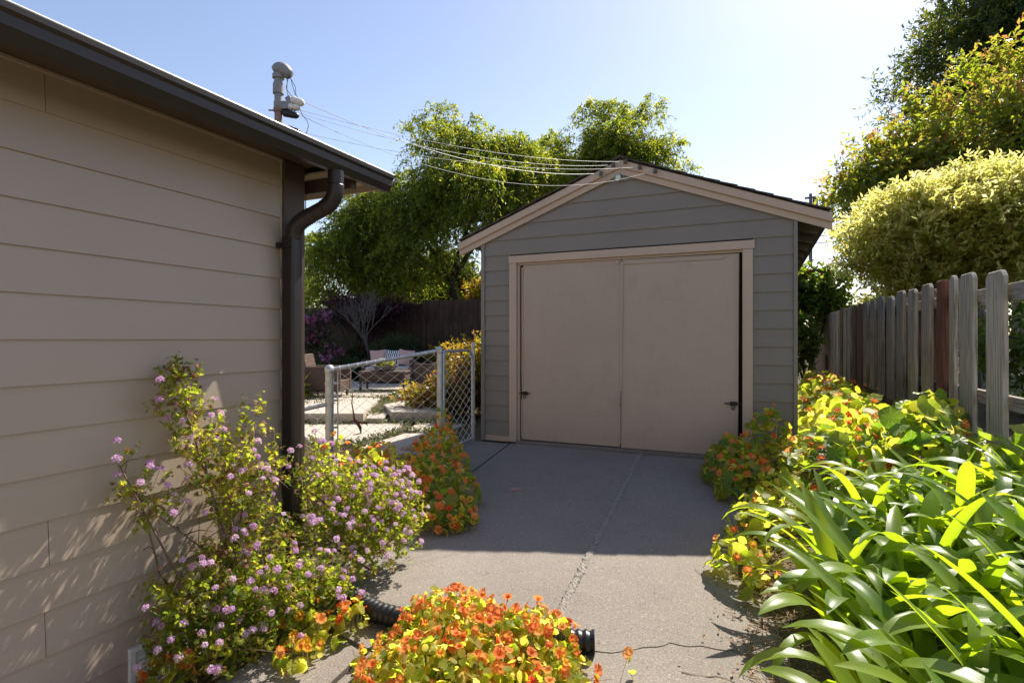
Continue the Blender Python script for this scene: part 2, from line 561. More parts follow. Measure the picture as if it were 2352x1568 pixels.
M['lf_straw'] = leafmat('lf_straw', [(0.30, 0.22, 0.13), (0.40, 0.31, 0.19), (0.22, 0.14, 0.08)],
                        [(0.34, 0.24, 0.12), (0.45, 0.34, 0.18), (0.25, 0.15, 0.07)], 0.3, 0.8)
M['nast_leaf'] = leafmat('nast_leaf', [(0.14, 0.20, 0.02), (0.20, 0.26, 0.025), (0.28, 0.30, 0.03), (0.36, 0.32, 0.06)],
                         [(0.46, 0.64, 0.02), (0.62, 0.77, 0.03), (0.78, 0.82, 0.05), (0.93, 0.86, 0.14)], 0.70, 0.5, 0.3, 'obj',
                         veins=(0.6, 0.62, 0.2))
M['nast_leaf_deep'] = leafmat('nast_leaf_deep', [(0.065, 0.14, 0.022), (0.10, 0.18, 0.026), (0.16, 0.22, 0.03), (0.25, 0.27, 0.04)],
                              [(0.22, 0.44, 0.015), (0.36, 0.56, 0.02), (0.56, 0.64, 0.03), (0.78, 0.72, 0.06)], 0.52, 0.45, 0.35, 'obj',
                              veins=(0.4, 0.48, 0.15))
M['nast_small'] = leafmat('nast_small', [(0.13, 0.19, 0.02), (0.20, 0.24, 0.025), (0.30, 0.28, 0.05), (0.36, 0.28, 0.10)],
                          [(0.50, 0.64, 0.02), (0.72, 0.76, 0.04), (0.86, 0.78, 0.08), (0.88, 0.7, 0.22)], 0.68, 0.5)
M['nast_orange'] = leafmat('nast_orange', [(0.90, 0.24, 0.05), (0.92, 0.33, 0.08), (0.88, 0.20, 0.06), (0.92, 0.42, 0.10)],
                           [(0.95, 0.26, 0.06), (0.96, 0.36, 0.10), (0.95, 0.24, 0.08), (0.97, 0.48, 0.12)], 0.55, 0.55, 0.2, 'obj')
M['nast_red'] = leafmat('nast_red', [(0.72, 0.075, 0.014), (0.76, 0.11, 0.018), (0.78, 0.16, 0.025)],
                        [(0.82, 0.08, 0.014), (0.85, 0.12, 0.018), (0.85, 0.18, 0.025)], 0.42, 0.55, 0.2, 'obj')
M['nast_yellow'] = leafmat('nast_yellow', [(0.82, 0.40, 0.015), (0.86, 0.52, 0.03), (0.80, 0.32, 0.012)],
                           [(0.88, 0.44, 0.015), (0.9, 0.58, 0.04), (0.86, 0.34, 0.012)], 0.42, 0.55, 0.2, 'obj')
M['pel_flower'] = leafmat('pel_flower', [(0.66, 0.37, 0.64), (0.76, 0.50, 0.72), (0.82, 0.60, 0.76)],
                          [(0.70, 0.40, 0.66), (0.80, 0.54, 0.74), (0.86, 0.64, 0.78)], 0.42, 0.6, 0.2, 'obj')
M['pel_spent'] = leafmat('pel_spent', [(0.45, 0.24, 0.16), (0.55, 0.30, 0.25), (0.50, 0.34, 0.20)],
                         [(0.5, 0.26, 0.16), (0.6, 0.34, 0.27), (0.55, 0.38, 0.2)], 0.35, 0.7, 0.2, 'obj')
M['strap_leaf'] = leafmat('strap_leaf', [(0.10, 0.175, 0.022), (0.13, 0.21, 0.028), (0.165, 0.24, 0.032), (0.12, 0.19, 0.038)],
                          [(0.42, 0.62, 0.015), (0.54, 0.72, 0.02), (0.66, 0.76, 0.025), (0.48, 0.66, 0.02)], 0.50, 0.36, 0.45, 'obj',
                          stripes=True)


# ------------------------------------------------------------------ ground
Y0 = 5.75


def gz(y):
    """driveway surface: level at the garage sill, falling towards the street"""
    return 0.075 * (min(Y0, max(y, -6.0)) - Y0)


def bed_h(x, y):
    """raised planting bed between driveway and picket fence"""
    e = -0.25 + max(0, (3.5 - y)) * 0.28
    if y > 5.9:
        e = 0.36
    k = min(1.0, max(0.0, (x - e) / 1.6))
    return k * 0.30 if y < 30 else 0


def build_ground():
    ys = [-200, -60, -20, -6] + [-5 + 0.5 * i for i in range(23)] + [7, 8, 9, 10, 12, 14, 17, 22, 40, 120, 600, 1500]
    xs = [-900, -200, -60, -30, -20, -14, -11, -9] + [-8 + 0.4 * i for i in range(29)] + [4, 6, 9, 14, 20, 40, 120, 900]
    ys = sorted(set(ys + [Y0]))
    V, F = [], []
    for y in ys:
        for x in xs:
            z = gz(y) - 0.035
            if x > -0.6 and y < 20:
                z += bed_h(x, y) if x < 12 else 0.30
            elif x > -0.6:
                z += 0.25
            if x < -2.0 and y < 3.0:
                z -= 0.17 * min(1, (-2.0 - x) / 0.35) * min(1, (3.0 - y) / 0.8)
            if x < -5.5 and y > 6:
                z += 0.13 * min(1, (y - 6) / 1.0)
            V.append((x, y, z))
    n = len(xs)
    for j in range(len(ys) - 1):
        for i in range(n - 1):
            a = j * n + i
            F.append((a, a + 1, a + n + 1, a + n))
    me = mesh_np('ground', V, F, M['ground'], smooth=True)
    tag(link('ground', me), 'bare garden soil around the driveway', None, None, 'structure')


build_ground()


def slope_slab(name, poly, top_off, thick, mat, parent, bevel=0.0015):
    bm = bmesh.new()
    f = bm.faces.new([bm.verts.new((x, y, 0)) for x, y in poly])
    bm.normal_update()
    if f.normal.z < 0:
        bmesh.ops.reverse_faces(bm, faces=[f])
    ex = bmesh.ops.extrude_face_region(bm, geom=[f])
    for v in [g for g in ex['geom'] if isinstance(g, bmesh.types.BMVert)]:
        v.co.z = -thick
    bmesh.ops.recalc_face_normals(bm, faces=bm.faces)
    bmesh.ops.bevel(bm, geom=[e for e in bm.edges if all(v.co.z > -0.001 for v in e.verts)], offset=bevel, segments=2, affect='EDGES')
    for yy in (Y0,):
        bmesh.ops.bisect_plane(bm, geom=list(bm.verts) + list(bm.edges) + list(bm.faces), plane_co=(0, yy, 0), plane_no=(0, 1, 0))
    for v in bm.verts:
        v.co.z += gz(v.co.y) + top_off
    me = bpy.data.meshes.new(name)
    bm.to_mesh(me)
    bm.free()
    me.materials.append(mat)
    return link(name, me, parent)


drive = thing('driveway', 'grey concrete driveway slabs sloping down from the garage doors', None, (-1.2, 3.0, gz(3.0)), kind='structure')
# crack line between the two big slabs
CR = [(-1.10, 5.74), (-1.045, 4.7), (-0.995, 3.754), (-0.934, 2.735), (-0.915, 2.45)]
slope_slab('concrete_slab', [(-2.572, 5.745), (-2.50, 4.85), (-2.45, 3.9), (-2.35, 2.38), (-0.945, 2.43)] + [(x - 0.022, y) for x, y in CR[3::-1]], 0.0, 0.10, M['concrete'], drive)
rc = random.Random(31)
JT = [(-0.61, 2.483)]
for (xa, ya), (xb, yb) in (((-0.61, 2.483), (-0.36, 2.646)), ((-0.36, 2.646), (-0.10, 2.70)), ((-0.10, 2.70), (0.18, 2.72))):
    for k in range(1, 9):
        JT.append((xa + (xb - xa) * k / 8 + rc.gauss(0, 0.004), ya + (yb - ya) * k / 8 + rc.gauss(0, 0.006)))
slope_slab('concrete_slab', [(x, y + 0.0022) for x, y in JT] + [(0.20, 3.2), (0.0, 3.8), (-0.10, 4.6), (-0.10, 5.745)] + [(x + 0.022, y) for x, y in CR[:4]] + [(-0.89, 2.43)], 0.0, 0.10, M['concrete'], drive)
slope_slab('concrete_slab', [(-0.89, 2.422), (-1.66, 2.090), (-1.66, -6.0), (1.6, -6.0), (0.50, 1.8)] + [(x, y - 0.0022) for x, y in JT[::-1]], -0.001, 0.10, M['concrete'], drive)
slope_slab('concrete_slab', [(-1.69, 2.075), (-1.925, 2.135), (-2.08, 2.05), (-2.20, 1.5), (-2.25, -6.0), (-1.685, -6.0)], -0.004, 0.10, M['concrete'], drive)
slope_slab('concrete_slab', [(-1.68, 2.105), (-1.93, 2.160), (-2.30, 2.36), (-0.93, 2.415)], -0.006, 0.09, M['concrete'], drive)
slope_slab('concrete_slab', [(-2.60, 5.745), (-2.53, 4.85), (-2.48, 3.95), (-3.15, 4.4), (-3.18, 5.1), (-3.14, 5.745)], -0.006, 0.10, M['concrete'], drive)

# raised rough mortar in the long joint
mb = MB()
rr = random.Random(3)
pts = []
for k in range(len(CR) - 1):
    (xa, ya), (xb, yb) = CR[k], CR[k + 1]
    nseg = int(abs(yb - ya) / 0.016)
    for i in range(nseg):
        t = i / nseg
        pts.append((xa + (xb - xa) * t, ya + (yb - ya) * t))
rows = []
for (x, y) in pts:
    x += rr.gauss(0, 0.003)
    w = 0.028 + rr.uniform(-0.004, 0.005)
    rows.append([(x + w * k, y, gz(y) + (0.003 + ((0.006 * (1 - k * k) + rr.uniform(-0.003, 0.004)) if abs(k) < 1 else -0.008))) for k in (-1, -0.62, -0.2, 0.2, 0.62, 1)])
V = [p for r in rows for p in r]
F = [(i * 6 + j, i * 6 + j + 1, (i + 1) * 6 + j + 1, (i + 1) * 6 + j) for i in range(len(rows) - 1) for j in range(5)]
mb.add(V, F)
mb.build('joint_filler', M['mortar'], drive)


def crack(name, pts, w, seed, off=0.0015):
    r = random.Random(seed)
    mb = MB()
    P = []
    for k in range(len(pts) - 1):
        a, b = Vector(pts[k]), Vector(pts[k + 1])
        n = max(3, int((b - a).length / 0.03))
        for i in range(n):
            q = a.lerp(b, i / n)
            P.append((q.x + r.gauss(0, 0.006), q.y + r.gauss(0, 0.006)))
    rows = []
    for i, (x, y) in enumerate(P):
        ww = w * r.uniform(0.4, 1.4)
        rows.append([(x, y - ww, gz(y - ww) + off), (x, y + ww, gz(y + ww) + off)])
    V = [p for rw in rows for p in rw]
    mb.add(V, [(2 * i, 2 * i + 2, 2 * i + 3, 2 * i + 1) for i in range(len(rows) - 1)])
    return mb.build(name, M['soil'], drive)


crack('hairline_crack', [(-0.30, 2.45), (-0.15, 2.49), (0.05, 2.44), (0.20, 2.50)], 0.002, 8)
crack('hairline_crack', [(-2.10, 4.2), (-1.95, 3.85), (-1.86, 3.3)], 0.0018, 9)
mb = MB()
sp = [(-1.898 + 0.055 * math.cos(a) * (1 + 0.18 * math.sin(3 * a)), 4.342 + 0.05 * math.sin(a) * (1 + 0.2 * math.cos(2 * a))) for a in [i * math.pi / 10 for i in range(20)]]
mb.add([(x, y, gz(y) + 0.003) for x, y in sp], [tuple(range(20))])
mb.build('paint_spot', M['stain_pink'], drive)

# street side behind the viewer: pavement, road and house opposite, unseen, added to bounce sunlight
MB().box(-14, 14, -8.2, -6.02, -0.98, -0.885).build('bounce_pavement', M['concrete'], None, bevel=0.01)['kind'] = 'structure'
bounce_road = MB().box(-40, 40, -15.5, -8.25, -1.10, -1.0).build('bounce_road', paint('asphalt', (0.06, 0.06, 0.062), 0.9, 0.2, 3, (1, 1, 1), 80, 0.5), None)
bounce_road['kind'] = 'structure'
bounce_house = thing('house', 'unseen pale stucco house added behind the viewer to bounce sunlight', 'house', (0, -20, -1.0))
M['stucco'] = paint('stucco', (0.72, 0.58, 0.44), 0.85, 0.05, 1.5, (1, 1, 1), 60, 0.4)  # warm colour tints the light this added house bounces onto the garage
MB().box(-12, 12, -24, -16.5, -1.1, 5.2).build('wall', M['stucco'], bounce_house)
MB().add([(-12.6, -15.9, 5.2), (12.6, -15.9, 5.2), (12.6, -24.6, 5.2), (-12.6, -24.6, 5.2), (-9, -20.2, 7.4), (9, -20.2, 7.4)], [(3, 2, 1, 0), (0, 1, 5, 4), (1, 2, 5), (2, 3, 4, 5), (3, 0, 4)]).build('roof', M['shingle'], bounce_house)
for wx in (-8.5, -3.0, 4.0, 9.0):
    wf = MB().box(wx - 0.9, wx + 0.9, -16.52, -16.44, 0.6, 2.2).build('window', M['vent_white'], bounce_house)
    MB().box(wx - 0.8, wx + 0.8, -16.45, -16.42, 0.7, 2.1).build('pane', M['black_iron'], wf)

# ------------------------------------------------------------------ house
house = thing('house', 'taupe lap-sided house with dark brown gutter and downspout', 'house', (-2.565, 1.6, -0.4))
WX = -2.565
core = MB().box(-9.0, WX - 0.012, -6.0, 2.545, -0.7, 2.247)
core.build('wall', M['house_siding'], house)
EXP = 0.178


def lap_x(z0, z1, y0, y1, x):  # board facing +X
    prof = [(x - 0.010, z0), (x + 0.016, z0), (x + 0.004, z1 + 0.022), (x - 0.010, z1 + 0.022)]
    bot = [(px, y0, pz) for px, pz in prof]
    top = [(px, y1, pz) for px, pz in prof]
    return bot, top


z = 1.19 - EXP * 9
k = 0
joints = {4: 1.237, 2: 1.226, 14: 1.225, 7: -1.1, 9: -1.6, 11: -0.9}
while z < 2.24:
    z1 = min(z + EXP, 2.236)
    if z1 - z > 0.03:
        segs = [(-6.0, 2.402)]
        if k in joints:
            segs = [(-6.0, joints[k] - 0.0012), (joints[k] + 0.0012, 2.402)]
        for a, b in segs:
            bt, tp = lap_x(z, z1 if z1 < 2.2 else z1 - 0.02, a, b, WX)
            MB().prism(bt, tp).build('siding_board', M['house_siding'], house)
    z += EXP
    k += 1
MB().box(WX - 0.01, WX + 0.030, 2.404, 2.565, -0.45, 2.246).box(WX - 0.13, WX - 0.01, 2.548, 2.585, -0.45, 2.246).build('corner_board', M['corner_brown'], house, bevel=0.003)
MB().box(WX + 0.002, WX + 0.020, -6, 2.402, 2.236, 2.2475).build('frieze_strip', M['house_siding'], house)
# caulk strip beside the corner board
MB().box(WX + 0.002, WX + 0.012, 2.395, 2.4035, -0.4, 2.236).build('caulk_strip', M['soffit_cream'], house)
# soffits
MB().box(WX - 0.05, -2.268, -6, 2.60, 2.25, 2.262).build('soffit', M['soffit_brown'], house)
MB().box(-9, -2.268, 2.603, 2.926, 2.205, 2.219).build('soffit', M['soffit_cream'], house, label='cream painted soffit at the corner')
MB().box(-9, -2.275, 2.68, 2.73, 2.118, 2.2035).build('beam', M['corner_brown'], house, bevel=0.004)
MB().box(-2.2665, -2.245, -6, 2.60, 2.17, 2.27).build('fascia', M['soffit_brown'], house)
MB().box(-2.2665, -2.245, 2.602, 2.945, 2.165, 2.27).box(-9, -2.2675, 2.927, 2.945, 2.165, 2.27).build('fascia', M['soffit_cream'], house)
MB().box(-9, WX - 0.02, 2.546, 2.60, 2.205, 2.26).build('frieze_board', M['soffit_cream'], house)
rz = 0.30
mb = MB()
mb.add([(-2.20, -6, 2.275), (-2.20, 2.94, 2.275), (-5.0, 0.2, 2.275 + 2.8 * rz), (-5.0, -6, 2.275 + 2.8 * rz),
        (-9, 2.94, 2.275), (-9, 0.2, 2.275 + 2.8 * rz),
        (-2.20, -6, 2.262), (-2.20, 2.94, 2.262), (-9, 2.94, 2.262), (-9, -6, 2.275 + 2.8 * rz)],
       [(0, 1, 2, 3), (1, 4, 5, 2), (0, 6, 7, 1), (1, 7, 8, 4), (3, 2, 5, 9)])
roof = mb.build('roof', M['shingle'], house)
for i in range(10):
    xx = -2.22 - i * 0.28
    MB().obox((xx - 0.14, -1.66 - i * 0.15, 2.288 + (i + 0.5) * 0.28 * rz), (-1, 0, rz), (0, 1, 0), (rz, 0, 1), 0.145, 4.4 - i * 0.13, 0.004).build('shingle_course', M['shingle'], roof)
# K-style gutter, swept along y
gp = [(-2.244, 2.262), (-2.244, 2.154), (-2.205, 2.152), (-2.198, 2.165), (-2.182, 2.190), (-2.180, 2.226), (-2.167, 2.238), (-2.165, 2.256),
      (-2.172, 2.256), (-2.174, 2.243), (-2.186, 2.231), (-2.189, 2.194), (-2.203, 2.172), (-2.212, 2.160), (-2.238, 2.161), (-2.238, 2.262)]
gut = MB()
n = len(gp)
gut.v = [(x, -6.0, zz) for x, zz in gp] + [(x, 2.965, zz) for x, zz in gp]
gut.f = [(i, (i + 1) % n, n + (i + 1) % n, n + i) for i in range(n)]
go = gut.build('gutter', M['gutter'], house)
cap = gp[:8]
MB().prism([(x, 2.964, zz) for x, zz in cap], [(x, 2.969, zz) for x, zz in cap]).build('end_cap', M['gutter'], go)
MB().tube([(-2.170, -6, 2.262), (-2.170, 2.970, 2.262)], 0.0045, 10).build('gutter_lip', M['drip_edge'], go, smooth=True)
for yy in (0.2, 0.95, 1.7, 2.35, 2.8):
    MB().box(-2.24, -2.17, yy, yy + 0.02, 2.249, 2.252).build('hanger', M['drip_edge'], go)

# downspout with two crimped elbows
ds_c = [(-2.368, 2.640, 2.225), (-2.370, 2.640, 2.150)]


def bez(p0, p1, p2, p3, n):
    out = []
    for i in range(n + 1):
        t = i / n
        out.append(tuple(((1 - t) ** 3) * a + 3 * (1 - t) ** 2 * t * b + 3 * (1 - t) * t * t * c + t ** 3 * d for a, b, c, d in zip(p0, p1, p2, p3)))
    return out


ds = thing('downspout', 'glossy dark brown downspout with ribbed elbows at the house corner', 'downspout', (-2.47, 2.45, gz(2.45)))
up = bez((-2.222, 2.485, 2.085), (-2.222, 2.485, 2.005), (-2.25, 2.482, 1.975), (-2.30, 2.472, 1.950), 22)
lo = bez((-2.372, 2.453, 1.915), (-2.43, 2.436, 1.885), (-2.482, 2.421, 1.86), (-2.486, 2.420, 1.775), 22)
R = 0.046
MB().tube([(-2.222, 2.485, 2.160), (-2.222, 2.485, 2.083)], R * 0.98, 16).build('outlet', M['gutter'], ds, smooth=True)
MB().tube(up, [R * (1.0 + (0.06 if i % 2 else -0.03)) for i in range(len(up))], 16).build('elbow', M['gutter'], ds, smooth='all')
MB().tube([up[-1], lo[0]], R * 0.97, 16).build('offset_pipe', M['gutter'], ds, smooth=True)
MB().tube(lo, [R * (1.0 + (0.06 if i % 2 else -0.03)) for i in range(len(lo))], 16).build('elbow', M['gutter'], ds, smooth='all')
sec = [(math.copysign(abs(math.cos(a)) ** 0.45, math.cos(a)) * 0.043, math.copysign(abs(math.sin(a)) ** 0.45, math.sin(a)) * 0.043) for a in [i * math.pi / 12 for i in range(24)]]
MB().prism([(-2.488 + u, 2.420 + v, gz(2.4) - 0.02) for u, v in sec], [(-2.488 + u, 2.420 + v, 1.79) for u, v in sec]).build('pipe', M['gutter'], ds, smooth=True)
MB().box(-2.536, -2.440, 2.366, 2.3735, 1.72, 1.75).box(-2.545, -2.52, 2.350, 2.3745, 1.72, 1.75).build('strap', M['gutter'], ds)

# foundation vent
vent = thing('foundation_vent', 'white louvred vent low on the house siding', 'vent', (WX + 0.02, 1.6, -0.40))
MB().box(WX + 0.012, WX + 0.034, 1.535, 1.555, -0.40, -0.185).box(WX + 0.012, WX + 0.034, 1.90, 1.92, -0.40, -0.185).box(WX + 0.012, WX + 0.034, 1.555, 1.90, -0.205, -0.185).box(WX + 0.012, WX + 0.034, 1.555, 1.90, -0.40, -0.385).build('frame', M['vent_white'], vent)
for i in range(8):
    zz = -0.375 + i * 0.021
    MB().obox((WX + 0.020, 1.7275, zz + 0.008), (0, 1, 0), (0.6, 0, -0.8), (0.8, 0, 0.6), 0.171, 0.011, 0.0015).build('louvre', M['vent_white'], vent)

# corner globe bulb under the rear eave
gl = thing('globe_light', 'small white globe bulb hanging behind the downspout', 'light', (-2.70, 2.735, 1.96))
MB().lathe([(0.004, -0.030), (0.016, -0.026), (0.026, -0.014), (0.030, 0.0), (0.026, 0.014), (0.016, 0.026), (0.010, 0.032)], (-2.70, 2.735, 1.965), 20).build('globe', M['globe'], gl, smooth='all')
MB().cyl((-2.70, 2.735, 1.995), (-2.70, 2.735, 2.03), 0.012, 12).build('socket', M['black_iron'], gl)
MB().tube([(-2.70, 2.735, 2.03), (-2.705, 2.745, 2.12), (-2.70, 2.76, 2.252)], 0.003, 6).build('cord', M['wire_dark'], gl)

# ------------------------------------------------------------------ service mast
mast = thing('service_mast', 'grey electrical service mast with weatherhead and insulators above the roof edge', 'mast', (-3.10, 2.885, 2.45))
mx, my = -3.10, 2.885
MB().cyl((mx, my, 2.35), (mx, my, 2.84), 0.026, 14).build('pipe', M['rust_pipe'], mast, smooth=True)
MB().cyl((mx, my, 2.84), (mx, my, 3.05), 0.0265, 14).build('pipe', M['mast_gray'], mast, smooth=True)
MB().lathe([(0.026, 0), (0.037, 0.003), (0.037, 0.07), (0.033, 0.075), (0.033, 0.085), (0.026, 0.09)], (mx, my, 2.925), 16).build('coupling', M['mast_gray'], mast, smooth=True)
MB().lathe([(0.03, 0), (0.040, 0.002), (0.040, 0.03), (0.034, 0.034)], (mx, my, 3.035), 16).build('collar', M['mast_gray'], mast, smooth=True)
# weatherhead: drooping cap towards the garage
head = MB()
dirx = Vector((0.913, 0.407, 0))
prof = []
for i in range(9):
    t = i / 8
    c = Vector((mx, my, 3.095)) + dirx * (-0.035 + 0.115 * t) + Vector((0, 0, 0.018 * math.sin(math.pi * t) - 0.035 * t * t))
    prof.append((c, 0.004 + 0.045 * math.sin(math.pi * (0.10 + 0.72 * t)) ** 0.7))
head.tube([p for p, _ in prof], [r for _, r in prof], 16)
head.build('weatherhead', M['mast_gray'], mast, smooth='all')
br = MB()
br.obox((mx + 0.03, my + 0.015, 2.845), dirx, (0, 0, 1), (-0.407, 0.913, 0), 0.06, 0.028, 0.022)
br.obox((mx + 0.085, my + 0.04, 2.862), (0.75, 0.33, 0.6), (-0.5, -0.22, 0.83), (-0.407, 0.913, 0), 0.02, 0.05, 0.024)
br.build('bracket', M['mast_gray'], mast, bevel=0.004)


def insulator(c, d, r, L, mat):
    d = Vector(d).normalized()
    return MB().lathe([(r * 0.6, 0), (r, L * 0.1), (r * 1.02, L * 0.35), (r * 0.9, L * 0.4), (r * 0.98, L * 0.5), (r * 0.85, L * 0.85), (r * 0.4, L)], c, 14, d).build('insulator', mat, mast, smooth='all')


D1 = Vector((0.913, 0.407, -0.12))
insulator((mx + 0.085, my + 0.035, 2.885), D1 + Vector((0, 0, -0.15)), 0.030, 0.095, M['porcelain'])
insulator((mx + 0.070, my + 0.028, 2.838), D1, 0.025, 0.080, M['porcelain'])
insulator((mx + 0.03, my + 0.012, 2.795), D1 + Vector((0, 0, -0.1)), 0.026, 0.115, M['black_rubber'])
insulator((mx + 0.065, my + 0.028, 2.672), D1 + Vector((0, 0, -0.05)), 0.026, 0.085, M['black_rubber'])
for zz in (2.80, 2.69):
    cl = MB()
    cl.lathe([(0.027, 0), (0.034, 0.002), (0.034, 0.022), (0.027, 0.024)], (mx, my, zz), 14)
    cl.cyl((mx - 0.06, my - 0.03, zz + 0.012), (mx + 0.09, my + 0.04, zz + 0.006), 0.006, 8)
    cl.build('clamp', M['rust_pipe'], mast)
drip = MB()
for i, (a, b, c) in enumerate([((0.055, 0, 3.065), (0.06, 0.0, 2.96), (0.085, 0, 2.90)), ((0.065, 0, 3.065), (0.055, 0, 2.97), (0.13, 0, 2.89)),
                               ((0.07, 0, 3.065), (0.10, 0, 2.99), (0.145, 0, 2.89)), ((0.06, 0, 3.065), (0.12, 0, 2.98), (0.14, 0, 2.88))]):
    P = [Vector((mx, my, 0)) + dirx * q[0] + Vector((0, 0, q[2])) for q in (a, b, c)]
    drip.tube([P[0], (P[0] + P[1]) / 2 + Vector((0.008, 0, 0)), P[1], (P[1] + P[2]) / 2 + Vector((-0.006, 0, -0.01)), P[2]], 0.0022, 5)
loop = [Vector((mx, my, 0)) + dirx * a + Vector((0, 0, b)) for a, b in [(0.15, 2.83), (0.17, 2.78), (0.205, 2.735), (0.215, 2.70), (0.20, 2.655), (0.16, 2.625), (0.135, 2.635), (0.14, 2.66)]]
drip.tube(loop, 0.0022, 5)
drip.build('drip_wires', M['wire_dark'], mast)

# ------------------------------------------------------------------ garage
GY = 5.93
GC = -1.342
GS = 0.381
garage = thing('garage', 'grey lap-sided detached garage with taupe double doors and gable roof', 'garage', (GC, 8.5, 0.0))
for x0, x1 in ((-3.03, -2.62), (-0.08, 0.346)):
    MB().box(x0, x1, GY + 0.005, GY + 0.06, 0.0, 2.10).build('wall', M['gap_shade'], garage)
MB().add([(-3.03, GY + 0.007, 2.10), (0.346, GY + 0.007, 2.10), (0.346, GY + 0.007, 2.33), (GC, GY + 0.007, 2.97), (-3.03, GY + 0.007, 2.33),
          (-3.03, GY + 0.06, 2.10), (0.346, GY + 0.06, 2.10), (0.346, GY + 0.06, 2.33), (GC, GY + 0.06, 2.97), (-3.03, GY + 0.06, 2.33)],
         [(0, 1, 2, 3, 4), (9, 8, 7, 6, 5), (0, 5, 6, 1)]).build('wall', M['gap_shade'], garage)


def clip_poly(poly, a, b, c):
    out = []
    for i in range(len(poly)):
        p, q = poly[i], poly[(i + 1) % len(poly)]
        dp = a * p[0] + b * p[1] - c
        dq = a * q[0] + b * q[1] - c
        if dp <= 0:
            out.append(p)
        if (dp < 0) != (dq < 0) and abs(dp - dq) > 1e-9:
            t = dp / (dp - dq)
            out.append((p[0] + (q[0] - p[0]) * t, p[1] + (q[1] - p[1]) * t))
    return out


def lap_y(x0, x1, z0, z1, name='siding_board'):
    poly = [(x0, z0), (x1, z0), (x1, z1 + 0.02), (x0, z1 + 0.02)]
    ztop = 3.03
    poly = clip_poly(poly, GS, 1, ztop + GS * GC)
    poly = clip_poly(poly, -GS, 1, ztop - GS * GC)
    if len(poly) < 3:
        return
    def yo(zz):
        return GY - 0.004 - 0.014 * max(0, (z1 + 0.02 - zz)) / (z1 + 0.02 - z0)
    front = [(x, yo(zz), zz) for x, zz in poly]
    back = [(x, GY + 0.004, zz) for x, zz in poly]
    MB().prism(back, front).build(name, M['garage_siding'], garage)


z = 2.185 - EXP * 12
while z < 3.0:
    z1 = z + EXP
    if z1 < 2.19:
        lap_y(-2.992, -2.665, z, z1)
        lap_y(-0.035, 0.319, z, z1)
    else:
        lap_y(-2.992, 0.319, z, z1)
    z += EXP
# bottom skirt
for x0, x1 in ((-2.992, -2.666), (-0.034, 0.319)):
    MB().box(x0, x1, GY - 0.012, GY + 0.004, -0.02, 0.047).build('skirt_board', M['garage_trim'], garage)
for x0, x1 in ((-3.041, -2.994), (0.321, 0.357)):
    MB().box(x0, x1, GY - 0.028, GY + 0.06, -0.02, 2.335).build('corner_board', M['garage_siding'], garage, bevel=0.003)
# casing
MB().box(-2.665, -2.575, GY - 0.034, GY + 0.07, -0.015, 2.080).build('door_casing', M['garage_trim'], garage, bevel=0.003)
MB().box(-0.130, -0.035, GY - 0.034, GY + 0.07, -0.015, 2.080).build('door_casing', M['garage_trim'], garage, bevel=0.003)
MB().box(-2.672, -0.020, GY - 0.037, GY + 0.07, 2.082, 2.168).build('door_header', M['garage_trim'], garage, bevel=0.003)
MB().box(-2.574, -0.131, GY + 0.000, GY + 0.03, 2.058, 2.081).build('door_stop', M['garage_trim'], garage)
MB().box(-2.574, -2.545, GY + 0.005, GY + 0.09, 0.0, 2.057).build('door_jamb', M['garage_trim'], garage)
MB().box(-0.150, -0.131, GY + 0.045, GY + 0.09, 0.0, 2.057).build('door_jamb', M['gap_shade'], garage)  # dark strip: the shade beside the right door put into its colour
MB().box(-2.58, -0.12, GY - 0.04, GY + 0.12, -0.08, 0.006).build('threshold', M['concrete'], garage)
# doors
dl = MB().prism([(-2.525, GY + 0.045, 0.018), (-1.362, GY + 0.045, 0.018), (-1.345, GY + 0.045, 2.056), (-2.505, GY + 0.045, 2.056)][::-1],
                [(-2.525, GY + 0.010, 0.018), (-1.362, GY + 0.010, 0.018), (-1.345, GY + 0.010, 2.056), (-2.505, GY + 0.010, 2.056)][::-1]).build('door', M['garage_door'], garage, bevel=0.003)
dr = MB().prism([(-1.352, GY + 0.045, 0.012), (-0.172, GY + 0.045, 0.012), (-0.160, GY + 0.045, 2.050), (-1.335, GY + 0.045, 2.056)][::-1],
                [(-1.352, GY + 0.010, 0.012), (-0.172, GY + 0.010, 0.012), (-0.160, GY + 0.010, 2.050), (-1.335, GY + 0.010, 2.056)][::-1]).build('door', M['garage_door'], garage, bevel=0.003)
MB().box(-2.58, -0.12, GY + 0.10, GY + 0.12, 0.0, 2.08).build('gap_shade_sheet', M['gap_shade'], garage)  # near-black sheet in place of the shaded interior behind the doors
# astragal, edge battens
MB().prism([(-1.360, GY + 0.009, 0.62), (-1.338, GY + 0.009, 0.62), (-1.326, GY + 0.009, 2.035), (-1.348, GY + 0.009, 2.035)][::-1],
           [(-1.360, GY - 0.004, 0.62), (-1.338, GY - 0.004, 0.62), (-1.326, GY - 0.004, 2.035), (-1.348, GY - 0.004, 2.035)][::-1]).build('astragal', M['garage_door'], dl, bevel=0.002)
MB().box(-1.372, -1.352, GY - 0.004, GY + 0.009, 0.05, 0.44).build('astragal', M['garage_door'], dl, bevel=0.002)
MB().box(-2.520, -2.504, GY - 0.002, GY + 0.009, 0.64, 2.03).box(-2.526, -2.512, GY - 0.002, GY + 0.009, 0.05, 0.48).build('edge_batten', M['garage_door'], dl, bevel=0.002)
MB().box(-0.188, -0.170, GY - 0.002, GY + 0.009, 0.66, 2.02).box(-0.196, -0.176, GY - 0.002, GY + 0.009, 0.03, 0.46).build('edge_batten', M['garage_door'], dr, bevel=0.002)
MB().box(-1.352, -0.30, GY - 0.0005, GY + 0.009, 2.0, 2.035).build('top_batten', M['garage_door'], dr, bevel=0.002)
